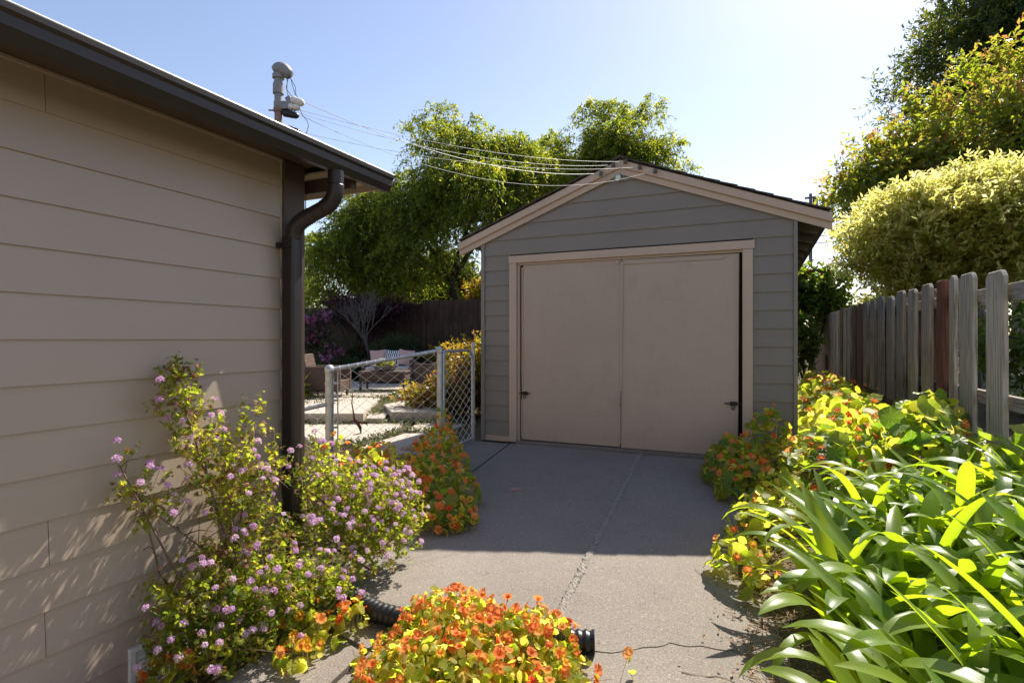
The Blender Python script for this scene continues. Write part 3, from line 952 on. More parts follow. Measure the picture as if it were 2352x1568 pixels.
# pull handle
MB().box(-1.378, -1.350, GY - 0.010, GY + 0.008, 0.475, 0.600).box(-1.371, -1.357, GY - 0.034, GY - 0.022, 0.485, 0.575).box(-1.371, -1.357, GY - 0.024, GY - 0.009, 0.485, 0.50).box(-1.371, -1.357, GY - 0.024, GY - 0.009, 0.56, 0.575).build('handle', M['garage_door'], dl, bevel=0.002)
# catch at the top
MB().box(-1.40, -1.37, GY - 0.012, GY + 0.009, 2.012, 2.05).build('catch', M['garage_trim'], dl, bevel=0.002)
# barrel bolts


def bolt(x, z, s, parent, big):
    mb = MB()
    mb.box(x - 0.035 * big, x + 0.035 * big, GY + 0.001, GY + 0.009, z - 0.022, z + 0.022)
    mb.cyl((x - 0.075 * big * 1.1, GY - 0.008, z), (x + 0.085 * big, GY - 0.008, z), 0.007, 10)
    mb.box(x - 0.03 * big, x - 0.012 * big, GY - 0.018, GY + 0.002, z - 0.016, z + 0.016)
    mb.box(x + 0.012 * big, x + 0.03 * big, GY - 0.018, GY + 0.002, z - 0.016, z + 0.016)
    mb.tube([(x - 0.012, GY - 0.01, z - 0.012), (x - 0.012, GY - 0.012, z - 0.05), (x, GY - 0.012, z - 0.062), (x + 0.012, GY - 0.012, z - 0.05), (x + 0.012, GY - 0.01, z - 0.012)], 0.005, 6)
    mb.build('bolt_latch', M['black_iron'], parent)


bolt(-2.478, 0.560, 1, dl, 0.8)
bolt(-0.215, 0.545, 1, dr, 1.0)
# side, back walls with boards
for x, sgn in ((-3.03, -1), (0.345, 1)):
    MB().box(min(x, x + 0.08 * -sgn), max(x, x + 0.08 * -sgn), GY + 0.06, 11.3, -0.02, 2.33).build('wall', M['garage_siding'], garage)
    for i in range(13):
        z0 = 0.02 + i * EXP
        prof = [(x - 0.004 * sgn, z0), (x + 0.013 * sgn, z0), (x + 0.003 * sgn, z0 + EXP + 0.015), (x - 0.004 * sgn, z0 + EXP + 0.015)]
        MB().prism([(px, GY + 0.07, pz) for px, pz in prof], [(px, 11.3, pz) for px, pz in prof]).build('siding_board', M['garage_siding'], garage)
MB().add([(-3.03, 11.3, 0), (0.345, 11.3, 0), (0.345, 11.3, 2.33), (GC, 11.3, 2.97), (-3.03, 11.3, 2.33),
          (-3.03, 11.36, 0), (0.345, 11.36, 0), (0.345, 11.36, 2.33), (GC, 11.36, 2.97), (-3.03, 11.36, 2.33)],
         [(4, 3, 2, 1, 0), (5, 6, 7, 8, 9), (0, 1, 6, 5), (1, 2, 7, 6), (2, 3, 8, 7), (3, 4, 9, 8), (4, 0, 5, 9)]).build('wall', M['garage_siding'], garage)


def rake(side, z_hi, z_lo, y0, y1, name, x_end):
    # band under the roof line on one side of the apex
    s = side
    xe = GC + s * x_end
    poly = [(GC, z_hi), (xe, z_hi - GS * x_end), (xe, z_lo - GS * x_end), (GC, z_lo)]
    a = [(x, y1, zz) for x, zz in poly]
    b = [(x, y0, zz) for x, zz in poly]
    mb = MB().prism(a, b)
    return mb.build(name, M['garage_trim'], garage, bevel=0.0025)


AZ = 3.115
for s in (-1, 1):
    rake(s, AZ, AZ - 0.082, GY - 0.075, GY - 0.045, 'rake_fascia', 1.985)
    rake(s, AZ - 0.080, AZ - 0.150, GY - 0.046, GY - 0.017, 'rake_trim', 1.985 if s > 0 else 1.985)
    # roof deck
    ex = 2.0
    MB().prism([(GC, GY - 0.04, AZ + 0.002), (GC + s * ex, GY - 0.04, AZ + 0.002 - GS * ex), (GC + s * ex, 11.55, AZ + 0.002 - GS * ex), (GC, 11.55, AZ + 0.002)],
               [(GC, GY - 0.04, AZ + 0.016), (GC + s * ex, GY - 0.04, AZ + 0.016 - GS * ex), (GC + s * ex, 11.55, AZ + 0.016 - GS * ex), (GC, 11.55, AZ + 0.016)]).build('roof_deck', M['rafter'], garage)
    rf = None
    ncs = 12
    up_n = Vector((s * GS, 0, 1)).normalized()
    al = Vector((s, 0, -GS)).normalized()
    rs = random.Random(20 + s)
    for i in range(ncs):
        d0 = i * 0.172
        c = Vector((GC, (GY - 0.095 + 11.58) / 2, AZ + 0.016)) + al * (d0 + 0.10) + up_n * (0.006 + 0.004)
        tilt = 0.05
        a2 = (al - up_n * -tilt).normalized() if False else (al + up_n * tilt).normalized()
        n2 = a2.cross(Vector((0, 1, 0)))
        jut = rs.uniform(-0.012, 0.014)
        MB().obox((c.x, c.y - jut / 2, c.z), a2, (0, 1, 0), n2, 0.112, (11.58 - GY + 0.095 + jut) / 2, 0.0055).build('shingle_course', M['shingle'], garage)
    # rafter tails
    for i in range(9):
        yy = GY + 0.05 + i * 0.61
        x0, x1 = GC + s * 1.69, GC + s * 1.93
        t0, t1 = AZ - 0.002 - GS * 1.69, AZ - 0.002 - GS * 1.93
        MB().prism([(x0, yy, t0 - 0.10), (x1, yy, t1 - 0.085), (x1, yy, t1), (x0, yy, t0)],
                   [(x0, yy + 0.045, t0 - 0.10), (x1, yy + 0.045, t1 - 0.085), (x1, yy + 0.045, t1), (x0, yy + 0.045, t0)]).build('rafter_tail', M['rafter'], garage)
    # blocking between rafters over the wall
    MB().box(GC + s * 1.69 - 0.01, GC + s * 1.69 + 0.01, GY + 0.06, 11.3, 2.30, AZ - 0.004 - GS * 1.70).build('blocking', M['rafter'], garage)
    # exposed sheathing planks under the eave
ridge = MB()
ridge.add([(GC - 0.12, GY - 0.10, AZ - 0.008), (GC, GY - 0.10, AZ + 0.046), (GC + 0.12, GY - 0.10, AZ - 0.008), (GC - 0.12, 11.58, AZ - 0.008), (GC, 11.58, AZ + 0.046), (GC + 0.12, 11.58, AZ - 0.008),
           (GC, GY - 0.10, AZ + 0.028), (GC, 11.58, AZ + 0.028)],
          [(0, 1, 4, 3), (1, 2, 5, 4), (0, 6, 1), (1, 6, 2), (0, 3, 7, 6), (6, 7, 5, 2)])
ridge.build('ridge_cap', M['shingle'], garage)
# porcelain knobs and the bare bulb in the peak
KN = [(1434, 377), (1404, 381), (1470, 387), (1372, 397), (1508, 397)]
knob_x = [-1.305, -1.435, -1.153, -1.572, -0.995]
for i, kx in enumerate(knob_x):
    kz = AZ - 0.045 - GS * abs(kx - GC) + (0.02 if i < 2 else 0)
    MB().cyl((kx + 0.03, GY - 0.075, kz), (kx + 0.03, GY - 0.125, kz), 0.012, 10).box(kx + 0.012, kx + 0.048, GY - 0.118, GY - 0.10, kz - 0.022, kz + 0.022).build('wire_knob', M['rafter'], garage)
lamp = MB().lathe([(0.004, -0.05), (0.02, -0.045), (0.031, -0.02), (0.031, 0.0), (0.022, 0.02), (0.014, 0.03)], (-1.36, GY - 0.06, 2.935), 16, (0.25, 0.5, 1)).build('lamp_bulb', M['glass_bulb'], garage, smooth='all')
MB().cyl((-1.352, GY - 0.035, 2.955), (-1.345, GY - 0.01, 2.99), 0.020, 12).build('lamp_socket', M['rafter'], garage)
wl_ = MB()
wl_.tube([(-1.43, GY - 0.13, 3.06), (-1.428, GY - 0.12, 2.98), (-1.41, GY - 0.1, 2.925), (-1.385, GY - 0.06, 2.90)], 0.0025, 5)
wl_.tube([(-1.31, GY - 0.13, 3.08), (-1.30, GY - 0.12, 2.98), (-1.30, GY - 0.1, 2.91), (-1.33, GY - 0.06, 2.89)], 0.0025, 5)
wl_.tube([(-1.57, GY - 0.13, 3.0), (-1.51, GY - 0.11, 2.96), (-1.44, GY - 0.09, 2.89), (-1.37, GY - 0.06, 2.875)], 0.0025, 5)
wl_.build('lamp_wires', M['wire_pale'], garage)
# little metal roof vent
MB().add([(-0.35, 8.2, 2.72), (-0.20, 8.2, 2.66), (-0.20, 8.45, 2.66), (-0.35, 8.45, 2.72), (-0.39, 8.2, 2.835), (-0.17, 8.2, 2.84), (-0.17, 8.45, 2.84), (-0.39, 8.45, 2.835)],
         [(3, 2, 1, 0), (4, 5, 6, 7), (0, 1, 5, 4), (1, 2, 6, 5), (2, 3, 7, 6), (3, 0, 4, 7)]).build('roof_vent', M['far_roof'], garage)

# overhead wires mast -> garage
starts = [(0.165, 2.80), (0.150, 2.825), (0.16, 2.775), (0.19, 2.862), (0.155, 2.66)]
# the heavy dark cable starts at the top insulator and ends at the left knob
order = [(0, (0.150, 2.815), 0.10), (1, (0.155, 2.79), 0.12), (2, (0.165, 2.655), 0.11), (3, (0.195, 2.865), 0.16), (4, (0.16, 2.775), 0.30)]
for ki, (sd, szz), sag in order:
    A = Vector((mx, my, szz)) + dirx * sd
    kx = knob_x[ki]
    kz = AZ - 0.045 - GS * abs(kx - GC) + (0.02 if ki < 2 else 0)
    B = Vector((kx, GY - 0.12, kz))
    P = []
    for i in range(29):
        t = i / 28
        q = A.lerp(B, t)
        q.z -= sag * 4 * t * (1 - t)
        P.append(q)
    w = MB().tube(P, 0.0024 if ki == 3 else 0.0017, 5).build('overhead_wire', M['wire_pale'], None)
    tag(w, ['thin overhead wire ending at the knob on the very peak of the garage gable', 'thin overhead wire ending at the first knob left of the gable peak',
            'thin overhead wire ending at the first knob right of the gable peak', 'thicker overhead cable from the top mast insulator to the lowest knob left of the peak',
            'slack overhead wire sagging across the gable to the farthest knob right of the peak'][ki], 'wire', 'wires between mast and garage')

# ------------------------------------------------------------------ chain-link fence and gate
P1 = Vector((-3.879, 4.25, 0))
P2 = Vector((-3.096, 5.05, 0))
P3 = Vector((-3.075, 5.72, 0))
P0 = Vector((-4.79, 3.32, 0))
WIRE_R = 0.0027


def chain(A, B, zb, zt, name, parent, pitch=0.070, half=0.052):
    A, B = Vector(A), Vector(B)
    L = (B - A).length
    d = (B - A) / L
    nrm = Vector((-d.y, d.x, 0))
    mb = MB()
    nw = int(L / pitch)
    for k in range(nw + 1):
        s0 = (k + 0.5) * pitch
        pts = []
        j = 0
        while True:
            ss = s0 + (pitch / 2 if (j + k) % 2 == 0 else -pitch / 2) * 1.04
            ss = min(max(ss, 0.0), L)
            zlo = zb[0] + (zb[1] - zb[0]) * ss / L
            zhi = zt[0] + (zt[1] - zt[0]) * ss / L
            zz = zlo + j * half
            if zz > zhi + 0.012:
                break
            p = A + d * ss + nrm * (0.002 if j % 2 else -0.002)
            pts.append((p.x, p.y, zz))
            j += 1
        if len(pts) > 2:
            mb.tube(pts, WIRE_R, 6, caps=False)
    return mb.build(name, M['galv_wire'], parent, smooth='all')


def post(parent, p, z0, z1, r, name='post', capr=1.15):
    mb = MB().cyl((p.x, p.y, z0), (p.x, p.y, z1), r, 18)
    o = mb.build(name, M['galv'], parent, smooth=True)
    MB().lathe([(r * 1.08, 0), (r * capr, 0.004), (r * capr, 0.035), (r * 1.0, 0.055), (r * 0.6, 0.072), (r * 0.15, 0.078)], (p.x, p.y, z1 - 0.02), 18).build('post_cap', M['galv'], o, smooth='all')
    return o


clf = thing('chain_link_fence', 'galvanised chain-link fence with sloping top rail beside the driveway', 'fence', (-3.5, 4.65, 0.0))
po1 = post(clf, P1, -0.2, 0.88, 0.041)
po2 = post(clf, P2, -0.15, 1.06, 0.031)
a1 = P1 + Vector((0.03, 0.03, 0.895))
b1 = P2 + Vector((-0.02, -0.02, 1.065))
MB().tube([a1, b1], 0.020, 12).build('top_rail', M['galv'], clf, smooth=True)
a0 = P0 + Vector((0, 0, 0.30))
b0 = P1 + Vector((-0.02, -0.03, 0.545))
MB().tube([a0, b0], 0.020, 12).build('top_rail', M['galv'], clf, smooth=True)
chain(P1 + Vector((0.055, 0.055, 0)), P2, (-0.12, -0.06), (0.92, 1.085), 'chain_mesh', clf)
chain(P0, P1 - Vector((0.03, 0.05, 0)), (-0.2, -0.12), (0.32, 0.565), 'chain_mesh', clf)
MB().tube([P1 + Vector((0.055, 0.055, -0.1)), P1 + Vector((0.055, 0.055, 0.90))], 0.007, 8).build('tension_bar', M['galv'], clf, smooth=True)
for zz in (0.74, 0.62, 0.57, 0.30, 0.02):
    MB().lathe([(0.043, 0), (0.047, 0.001), (0.047, 0.022), (0.043, 0.023)], (P1.x, P1.y, zz), 16).obox((P1.x + 0.03, P1.y + 0.05, zz + 0.011), (0.7, 0.715, 0), (-0.715, 0.7, 0), (0, 0, 1), 0.03, 0.006, 0.011).build('tension_band', M['galv'], clf, smooth=True)
ties = MB()
for i in range(12):
    q = a1.lerp(b1, (i + 0.6) / 12)
    ties.lathe([(0.0215, -0.003), (0.0255, 0), (0.0215, 0.003)], q, 10, (b1 - a1))
ties.build('tie_wires', M['galv_wire'], clf)
po0 = None

gate = thing('chain_link_gate', 'narrow chain-link gate with rounded corner hung beside the garage', 'gate', (-3.06, 5.4, 0))
hp = post(gate, P3 + Vector((-0.005, 0.06, 0)), -0.05, 1.10, 0.022)
ga = Vector((-3.085, 5.11, 0))
gb = Vector((-3.045, 5.70, 0))


def gp_(t, zz):
    q = ga.lerp(gb, t)
    return (q.x, q.y, zz)


fr = [gp_(0.0, 0.02), gp_(0.0, 1.04), gp_(0.02, 1.058), gp_(0.80, 1.062), gp_(0.90, 1.045), gp_(0.97, 1.0), gp_(1.0, 0.94), gp_(1.0, 0.06), gp_(0.98, 0.03), gp_(0.0, -0.015)]
MB().tube(fr, 0.017, 10).build('gate_frame', M['galv'], gate, smooth=True)
chain(ga, gb, (0.0, 0.03), (1.05, 1.03), 'chain_mesh', gate, 0.064)
for zz in (0.82, 0.18):
    MB().lathe([(0.024, 0), (0.028, 0.001), (0.028, 0.04), (0.024, 0.041)], (P3.x - 0.005, P3.y + 0.06, zz), 14).obox((P3.x + 0.008, P3.y + 0.02, zz + 0.02), (0.3, -1, 0), (1, 0.3, 0), (0, 0, 1), 0.035, 0.008, 0.014).build('hinge', M['galv'], gate)

# rusty dried vine hanging in the mesh
vine = thing('dried_vine', 'rust-brown dried vine caught in the chain-link mesh', 'vine', (-3.72, 4.41, 0.25))
vp = P1.lerp(P2, 0.20) + Vector((0.0, 0.0, 0))
mb = MB()
mb.tube([(vp.x, vp.y, 0.66), (vp.x - 0.01, vp.y - 0.005, 0.55), (vp.x + 0.005, vp.y, 0.46), (vp.x + 0.01, vp.y + 0.01, 0.38), (vp.x + 0.05, vp.y + 0.05, 0.30), (vp.x + 0.06, vp.y + 0.05, 0.24), (vp.x, vp.y, 0.225)], [0.004, 0.006, 0.007, 0.010, 0.017, 0.008, 0.003], 7)
mb.tube([(vp.x + 0.03, vp.y + 0.03, 0.35), (vp.x + 0.09, vp.y + 0.09, 0.34), (vp.x + 0.105, vp.y + 0.1, 0.31)], [0.010, 0.012, 0.003], 6)
mb.tube([(vp.x + 0.03, vp.y + 0.03, 0.37), (vp.x - 0.02, vp.y - 0.02, 0.36), (vp.x - 0.03, vp.y - 0.03, 0.33)], [0.008, 0.008, 0.003], 6)
mb.build('stem', M['rust'], vine, smooth=True)

# ------------------------------------------------------------------ patio
patio = thing('patio', 'stepped concrete garden slabs with ground cover in the joints', None, (-5.2, 6.6, 0.0), kind='structure')


def flat_slab(poly, zt, thick=0.15):
    MB().prism([(x, y, zt - thick) for x, y in poly], [(x, y, zt) for x, y in poly]).build('patio_slab', M['patio_concrete'], patio, bevel=0.008)


flat_slab([(-5.95, 5.80), (-4.60, 6.50), (-4.33, 5.97), (-4.21, 5.02), (-4.62, 4.78)], -0.001)
flat_slab([(-4.02, 4.80), (-4.08, 5.80), (-3.70, 6.02), (-3.30, 5.75), (-3.16, 5.15), (-3.15, 4.65)], 0.0)
flat_slab([(-4.28, 6.10), (-4.40, 6.62), (-3.75, 6.85), (-3.68, 6.16), (-4.02, 5.98)], -0.002)
flat_slab([(-6.6, 5.60), (-5.10, 6.26), (-5.22, 6.47), (-6.20, 8.10), (-7.64, 7.55)], 0.14)
flat_slab([(-5.085, 6.285), (-4.86, 6.385), (-5.16, 6.92), (-5.40, 6.80)], 0.07)
flat_slab([(-5.50, 7.25), (-4.835, 6.564), (-4.20, 6.84), (-4.9, 8.0), (-5.55, 7.80)], 0.14)
flat_slab([(-6.95, 7.90), (-6.20, 8.20), (-6.62, 9.05), (-7.75, 8.55)], 0.138)
flat_slab([(-6.02, 8.30), (-5.3, 8.25), (-5.7, 9.4), (-6.45, 9.15)], 0.139)
flat_slab([(-8.3, 8.5), (-5.6, 9.6), (-6.6, 12.0), (-10.2, 10.7)], 0.137)
flat_slab([(-9.9, 6.5), (-7.75, 7.6), (-8.35, 8.4), (-10.4, 8.3)], 0.136)

# ------------------------------------------------------------------ foliage engine
def unit(a):
    return a / np.maximum(np.linalg.norm(a, axis=1, keepdims=True), 1e-9)


def leaf_arrays(P, D, Nn, L, Wd, fold=0.15):
    """rhombic folded leaves, two triangles each"""
    D = unit(D)
    S = unit(np.cross(D, Nn))
    Nn = np.cross(S, D)
    L = L[:, None]
    Wd = Wd[:, None]
    mid = P + D * L * 0.45
    v0 = P
    v1 = mid + S * Wd * 0.5 + Nn * Wd * fold
    v2 = P + D * L - Nn * L * 0.08
    v3 = mid - S * Wd * 0.5 + Nn * Wd * fold
    n = len(P)
    V = np.stack([v0, v1, v2, v3], 1).reshape(-1, 3)
    b = np.arange(n)[:, None] * 4
    F = np.concatenate([b + np.array([[0, 1, 2]]), b + np.array([[0, 2, 3]])], 1).reshape(-1, 3)
    return V, F


def disc_arrays(P, Nn, R, rng):
    """small round leaves: six-sided cups"""
    Nn = unit(Nn)
    U = unit(np.cross(Nn, rdir(len(P), rng)))
    W_ = np.cross(Nn, U)
    rows = [P - Nn * R[:, None] * 0.12]
    for k in range(7):
        a = 2 * math.pi * k / 7
        wob = (R * (0.9 + 0.2 * rng.random(len(P))))[:, None]
        rows.append(P + (U * math.cos(a) + W_ * math.sin(a)) * wob + Nn * (R * 0.2 * (rng.random(len(P)) - 0.5))[:, None])
    V = np.stack(rows, 1).reshape(-1, 3)
    b = np.arange(len(P))[:, None, None] * 8
    F = np.array([[0, 1 + k, 1 + (k + 1) % 7] for k in range(7)])[None] + b
    return V, F.reshape(-1, 3)


def rdir(n, rng):
    return unit(rng.normal(size=(n, 3)))


def crown_leaves(clumps, n_twig, leaves_per, L, W, twig_len, droop, rng, shell=0.55, up=0.3, spread=0.9):
    """clumps: (cx,cy,cz,rx,ry,rz,weight)"""
    C = np.array(clumps, dtype=float)
    wts = C[:, 6] * (C[:, 3] * C[:, 4] + C[:, 3] * C[:, 5])
    idx = rng.choice(len(C), size=n_twig, p=wts / wts.sum())
    d = rdir(n_twig, rng)
    r = shell + (1 - shell) * rng.random(n_twig) ** 0.6
    r = np.where(rng.random(n_twig) < 0.18, rng.random(n_twig), r)
    base = C[idx, :3] + d * C[idx, 3:6] * r[:, None]
    tdir = unit(d * spread + rdir(n_twig, rng) * 0.7 + np.array([0, 0, up]))
    tl = twig_len * (0.5 + rng.random(n_twig))
    tone = rng.random(n_twig)
    Ps, Ds, Ns, R = [], [], [], []
    for k in range(leaves_per):
        t = (k + rng.random(n_twig)) / leaves_per
        s = (t * tl)[:, None]
        p = base + tdir * s + np.array([0, 0, -1.0]) * droop * s * s / twig_len
        td = unit(tdir + np.array([0, 0, -2.0]) * droop * s / twig_len)
        ld = unit(td * 0.5 + rdir(n_twig, rng) * 0.8 + np.array([0, 0, -0.35 * (droop > 0.2)]))
        Ps.append(p)
        Ds.append(ld)
        Ns.append(unit(rdir(n_twig, rng) + np.array([0, 0, 0.8])))
        R.append(np.clip(tone * 0.65 + rng.random(n_twig) * 0.4 - 0.05 + 0.25 * (t - 0.5), 0, 1))
    P, D, N_, R = map(np.concatenate, (Ps, Ds, Ns, R))
    n = len(P)
    sc = 0.65 + 0.7 * rng.random(n)
    V, F = leaf_arrays(P, D, N_, L * sc, W * sc)
    return V, F, np.repeat(R, 2)


def limbs(root, targets, r0, rng, mid=0.45):
    mb = MB()
    rx = random.Random(int(rng.integers(1e6)))
    for (tx, ty, tz, r1) in targets:
        a = Vector(root)
        b = Vector((tx, ty, tz))
        P, Rr = [], []
        n = 7
        off = Vector((rx.uniform(-.3, .3), rx.uniform(-.3, .3), rx.uniform(0.0, .5))) * (b - a).length * 0.25
        for i in range(n):
            t = i / (n - 1)
            q = a.lerp(b, t) + off * math.sin(math.pi * t)
            P.append(q)
            Rr.append(r0 * (1 - t) + r1 * t)
        mb.tube(P, Rr, 7)
    return mb


def tree(name, label, cat, base, trunk, clumps, mat, bark, n_twig, lp, L, W, tl, droop, seed, shell=0.55, up=0.3, spread=0.9, group=None, r0=0.15, nl=7):
    rng = np.random.default_rng(seed)
    t = thing(name, label, cat, base, group)
    top = Vector(trunk)
    mb = MB()
    b = Vector(base)
    mb.tube([b + Vector((0, 0, -0.1)), b.lerp(top, 0.35) + Vector((0.05, 0.03, 0)), b.lerp(top, 0.7) + Vector((-0.04, 0.02, 0)), top], [r0 * 1.25, r0, r0 * 0.85, r0 * 0.7], 9)
    mb.build('trunk', bark, t, smooth='all')
    big = sorted(clumps, key=lambda c: -c[3] * c[5])[:nl]
    limbs(top - Vector((0, 0, 0.15)), [(c[0], c[1], c[2] - c[5] * 0.2, r0 * 0.12) for c in big], r0 * 0.5, rng).build('limbs', bark, t, smooth='all')
    V, F, R_ = crown_leaves(clumps, n_twig, lp, L, W, tl, droop, rng, shell, up, spread)
    me = mesh_np('crown', V, F, mat, R_)
    link('crown', me, t)
    return t


def blob_set(c, r, n, rng, size=(0.35, 0.6), flat=0.8, lower=0.0):
    out = []
    for _ in range(n):
        d = rng.normal(size=3)
        d /= np.linalg.norm(d)
        k = rng.random() ** 0.45
        s = size[0] + (size[1] - size[0]) * rng.random()
        out.append((c[0] + d[0] * r[0] * k * 0.85, c[1] + d[1] * r[1] * k * 0.85, c[2] + d[2] * r[2] * k * 0.85 - lower * rng.random(),
                    r[0] * s * 0.6, r[1] * s * 0.6, r[2] * s * 0.6 * flat, 1.0))
    return out


# ------------------------------------------------------------------ picket fence on the right
def fx(y):
    return 1.69 - 0.028 * (y - 5.68)


pf = thing('picket_fence', 'weathered grey picket fence of thick dog-eared boards along the planting bed', 'fence', (1.6, 9.0, 0.2))
pr = random.Random(5)
FN = Vector((-1, -0.028, 0)).normalized()     # towards the driveway
FD = Vector((-0.028, 1, 0)).normalized()


def picket(y, w, z0, z1, off, mat, lean=0.0, th=0.036, ear=0.045):
    c = Vector((fx(y), y, 0)) + FN * off
    hw = w / 2
    prof = [(-hw, z0), (hw, z0), (hw, z1 - ear), (hw - ear, z1), (-hw + ear, z1), (-hw, z1 - ear)]
    def pt(u, zz, d):
        uu = u + lean * (zz - z0)
        q = c + FD * uu + FN * d
        return (q.x, q.y, zz)
    return MB().prism([pt(u, zz, 0) for u, zz in prof], [pt(u, zz, th) for u, zz in prof]).build('picket', mat, pf, bevel=0.005)


front = [(5.27, 0.30, 1.69), (5.84, 0.30, 1.765), (6.18, 0.12, 1.75)] + [(y, 0.285, 1.755) for y in (6.92, 7.43, 7.92, 8.40, 8.90, 9.39, 9.86)] + [(y, 0.27, 1.765) for y in (10.32, 10.76, 11.19, 11.6, 12.0, 12.42, 12.83, 13.24)]
for i, (y, w, zt) in enumerate(front):
    mt = M['fence_gray'] if i < 9 else (M['fence_brown'] if i in (10, 11, 14) else M['fence_gray'])
    picket(y, w * pr.uniform(0.95, 1.03), 0.44 + pr.uniform(-0.03, 0.03) - (0.12 if i < 3 else 0), zt + pr.uniform(-0.02, 0.02), 0.03, mt, pr.uniform(-0.008, 0.008))
yb = 6.65
while yb < 13.3:
    picket(yb, 0.25, 0.46 + pr.uniform(-0.03, 0.03), 1.70 + pr.uniform(-0.03, 0.03), -0.085, M['fence_brown'] if pr.random() < 0.4 else M['fence_gray'], pr.uniform(-0.006, 0.006))
    yb += 0.49
yb = 13.55
while yb < 16.5:
    picket(yb, 0.24, 0.30, 1.72 + pr.uniform(-0.03, 0.03), 0.03, M['fence_brown'], pr.uniform(-0.006, 0.006))
    yb += 0.255
for zz, h in ((1.555, 0.055), (0.72, 0.045)):
    MB().obox(Vector((fx(11.4), 11.4, zz)) + FN * -0.012, FD, FN, (0, 0, 1), 4.95, 0.018, h).build('rail', M['rail_gray'], pf, bevel=0.004)
    MB().obox(Vector((fx(4.9), 4.9, zz + (0.0 if zz < 1 else -0.02))) + FN * -0.010, FD, FN, (0, 0, 1), 1.5, 0.018, h * 1.2).build('rail', M['rail_gray'], pf, bevel=0.004)
MB().obox(Vector((fx(6.42), 6.42, 0.88)) + FN * 0.045, FD, FN, (0, 0, 1), 0.075, 0.045, 0.865).build('post', M['fence_red'], pf, bevel=0.006)
for yy in (9.1, 11.6, 13.5):
    MB().obox(Vector((fx(yy), yy, 0.75)) + FN * -0.055, FD, FN, (0, 0, 1), 0.045, 0.025, 0.95).build('post', M['fence_brown'], pf, bevel=0.006)
MB().obox(Vector((fx(9.95), 9.95, 0.27)) + FN * 0.0, FD, FN, (0, 0, 1), 3.4, 0.02, 0.185).build('kick_board', M['kick_board'], pf, bevel=0.004)
MB().obox(Vector((fx(15.0), 15.0, 0.55)) + FN * 0.09, FD, FN, (0, 0, 1), 1.3, 0.015, 0.30).build('kick_board', M['fence_brown'], pf, bevel=0.004)

# ------------------------------------------------------------------ dark board fence behind the garden
bf = thing('board_fence', 'dark brown vertical board fence behind the garden furniture', 'fence', (-8, 13.2, 0.1))
br_ = random.Random(9)
x = -14.0
BY = 13.2
while x < -3.6:
    w = 0.145
    hi = 2.28 if x > -8.6 else 2.16
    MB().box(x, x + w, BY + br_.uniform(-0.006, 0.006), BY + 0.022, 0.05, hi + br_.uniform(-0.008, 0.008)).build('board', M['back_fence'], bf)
    x += w + 0.006
for zz in (0.5, 1.95):
    MB().box(-14, -3.6, BY + 0.025, BY + 0.07, zz, zz + 0.09).build('rail', M['back_fence'], bf)
for xx in (-8.62, -6.2, -4.0, -11.0):
    MB().box(xx, xx + 0.09, BY - 0.05, BY + 0.10, 0.0, 2.30).build('post', M['back_fence'], bf)
MB().box(-10.2, -8.63, BY - 0.12, BY + 0.06, 2.165, 2.20).build('cap_board', M['back_fence'], bf)

# ------------------------------------------------------------------ trees and shrubs
rngT = np.random.default_rng(41)


def weep_clumps(spec):
    out = []
    for (c, r, n) in spec:
        out += blob_set(c, r, int(n * 1.9), rngT, (0.22, 0.52), 0.85)
    return out


tree('weeping_tree', 'large weeping evergreen tree with drooping yellow-green tips behind the garden fence', 'tree', (-8.35, 15.6, 0.1), (-8.9, 15.2, 3.2),
     weep_clumps([((-10.2, 14.6, 4.6), (2.4, 1.8, 2.0), 18), ((-8.6, 15.2, 6.4), (1.7, 1.6, 1.9), 13), ((-7.5, 15.2, 5.7), (1.7, 1.7, 1.7), 11), ((-12.4, 13.9, 3.9), (2.0, 1.5, 1.5), 11),
                  ((-10.6, 14.5, 2.9), (1.9, 1.2, 0.8), 9), ((-12.6, 13.8, 2.6), (1.6, 1.0, 0.8), 5), ((-6.7, 15.6, 5.0), (1.1, 1.2, 1.1), 6)])
     + [(-9.35, 15.0, 8.1, .30, .35, .55, 1.3), (-8.9, 15.1, 8.0, .30, .35, .5, 1.2), (-9.9, 14.8, 7.9, .30, .3, .18, 1.3), (-8.1, 15.2, 7.7, .28, .4, .4, 1.2), (-7.5, 15.3, 7.3, .30, .35, .35, 1), (-10.6, 14.6, 6.0, .6, .6, .3, 1), (-6.6, 15.6, 6.9, .3, .4, .4, 1.2), (-6.0, 15.9, 6.2, .3, .4, .4, 1.1), (-11.2, 14.3, 5.3, .4, .4, .3, 1), (-8.7, 15.2, 7.2, .7, .6, .5, 1), (-7.3, 15.8, 6.8, .8, .7, .6, 1), (-6.7, 16.0, 6.6, .7, .7, .6, 1), (-6.1, 16.6, 6.5, .7, .6, .6, 1), (-6.9, 15.9, 7.2, .3, .3, .4, 1.2), (-11.4, 14.2, 4.9, .8, .7, .5, 1), (-10.0, 14.7, 5.9, .8, .7, .5, 1)],
     M['lf_weep'], M['bark_dark'], 11500, 16, 0.110, 0.034, 0.62, 0.75, 51, shell=0.62, up=0.5, r0=0.17)
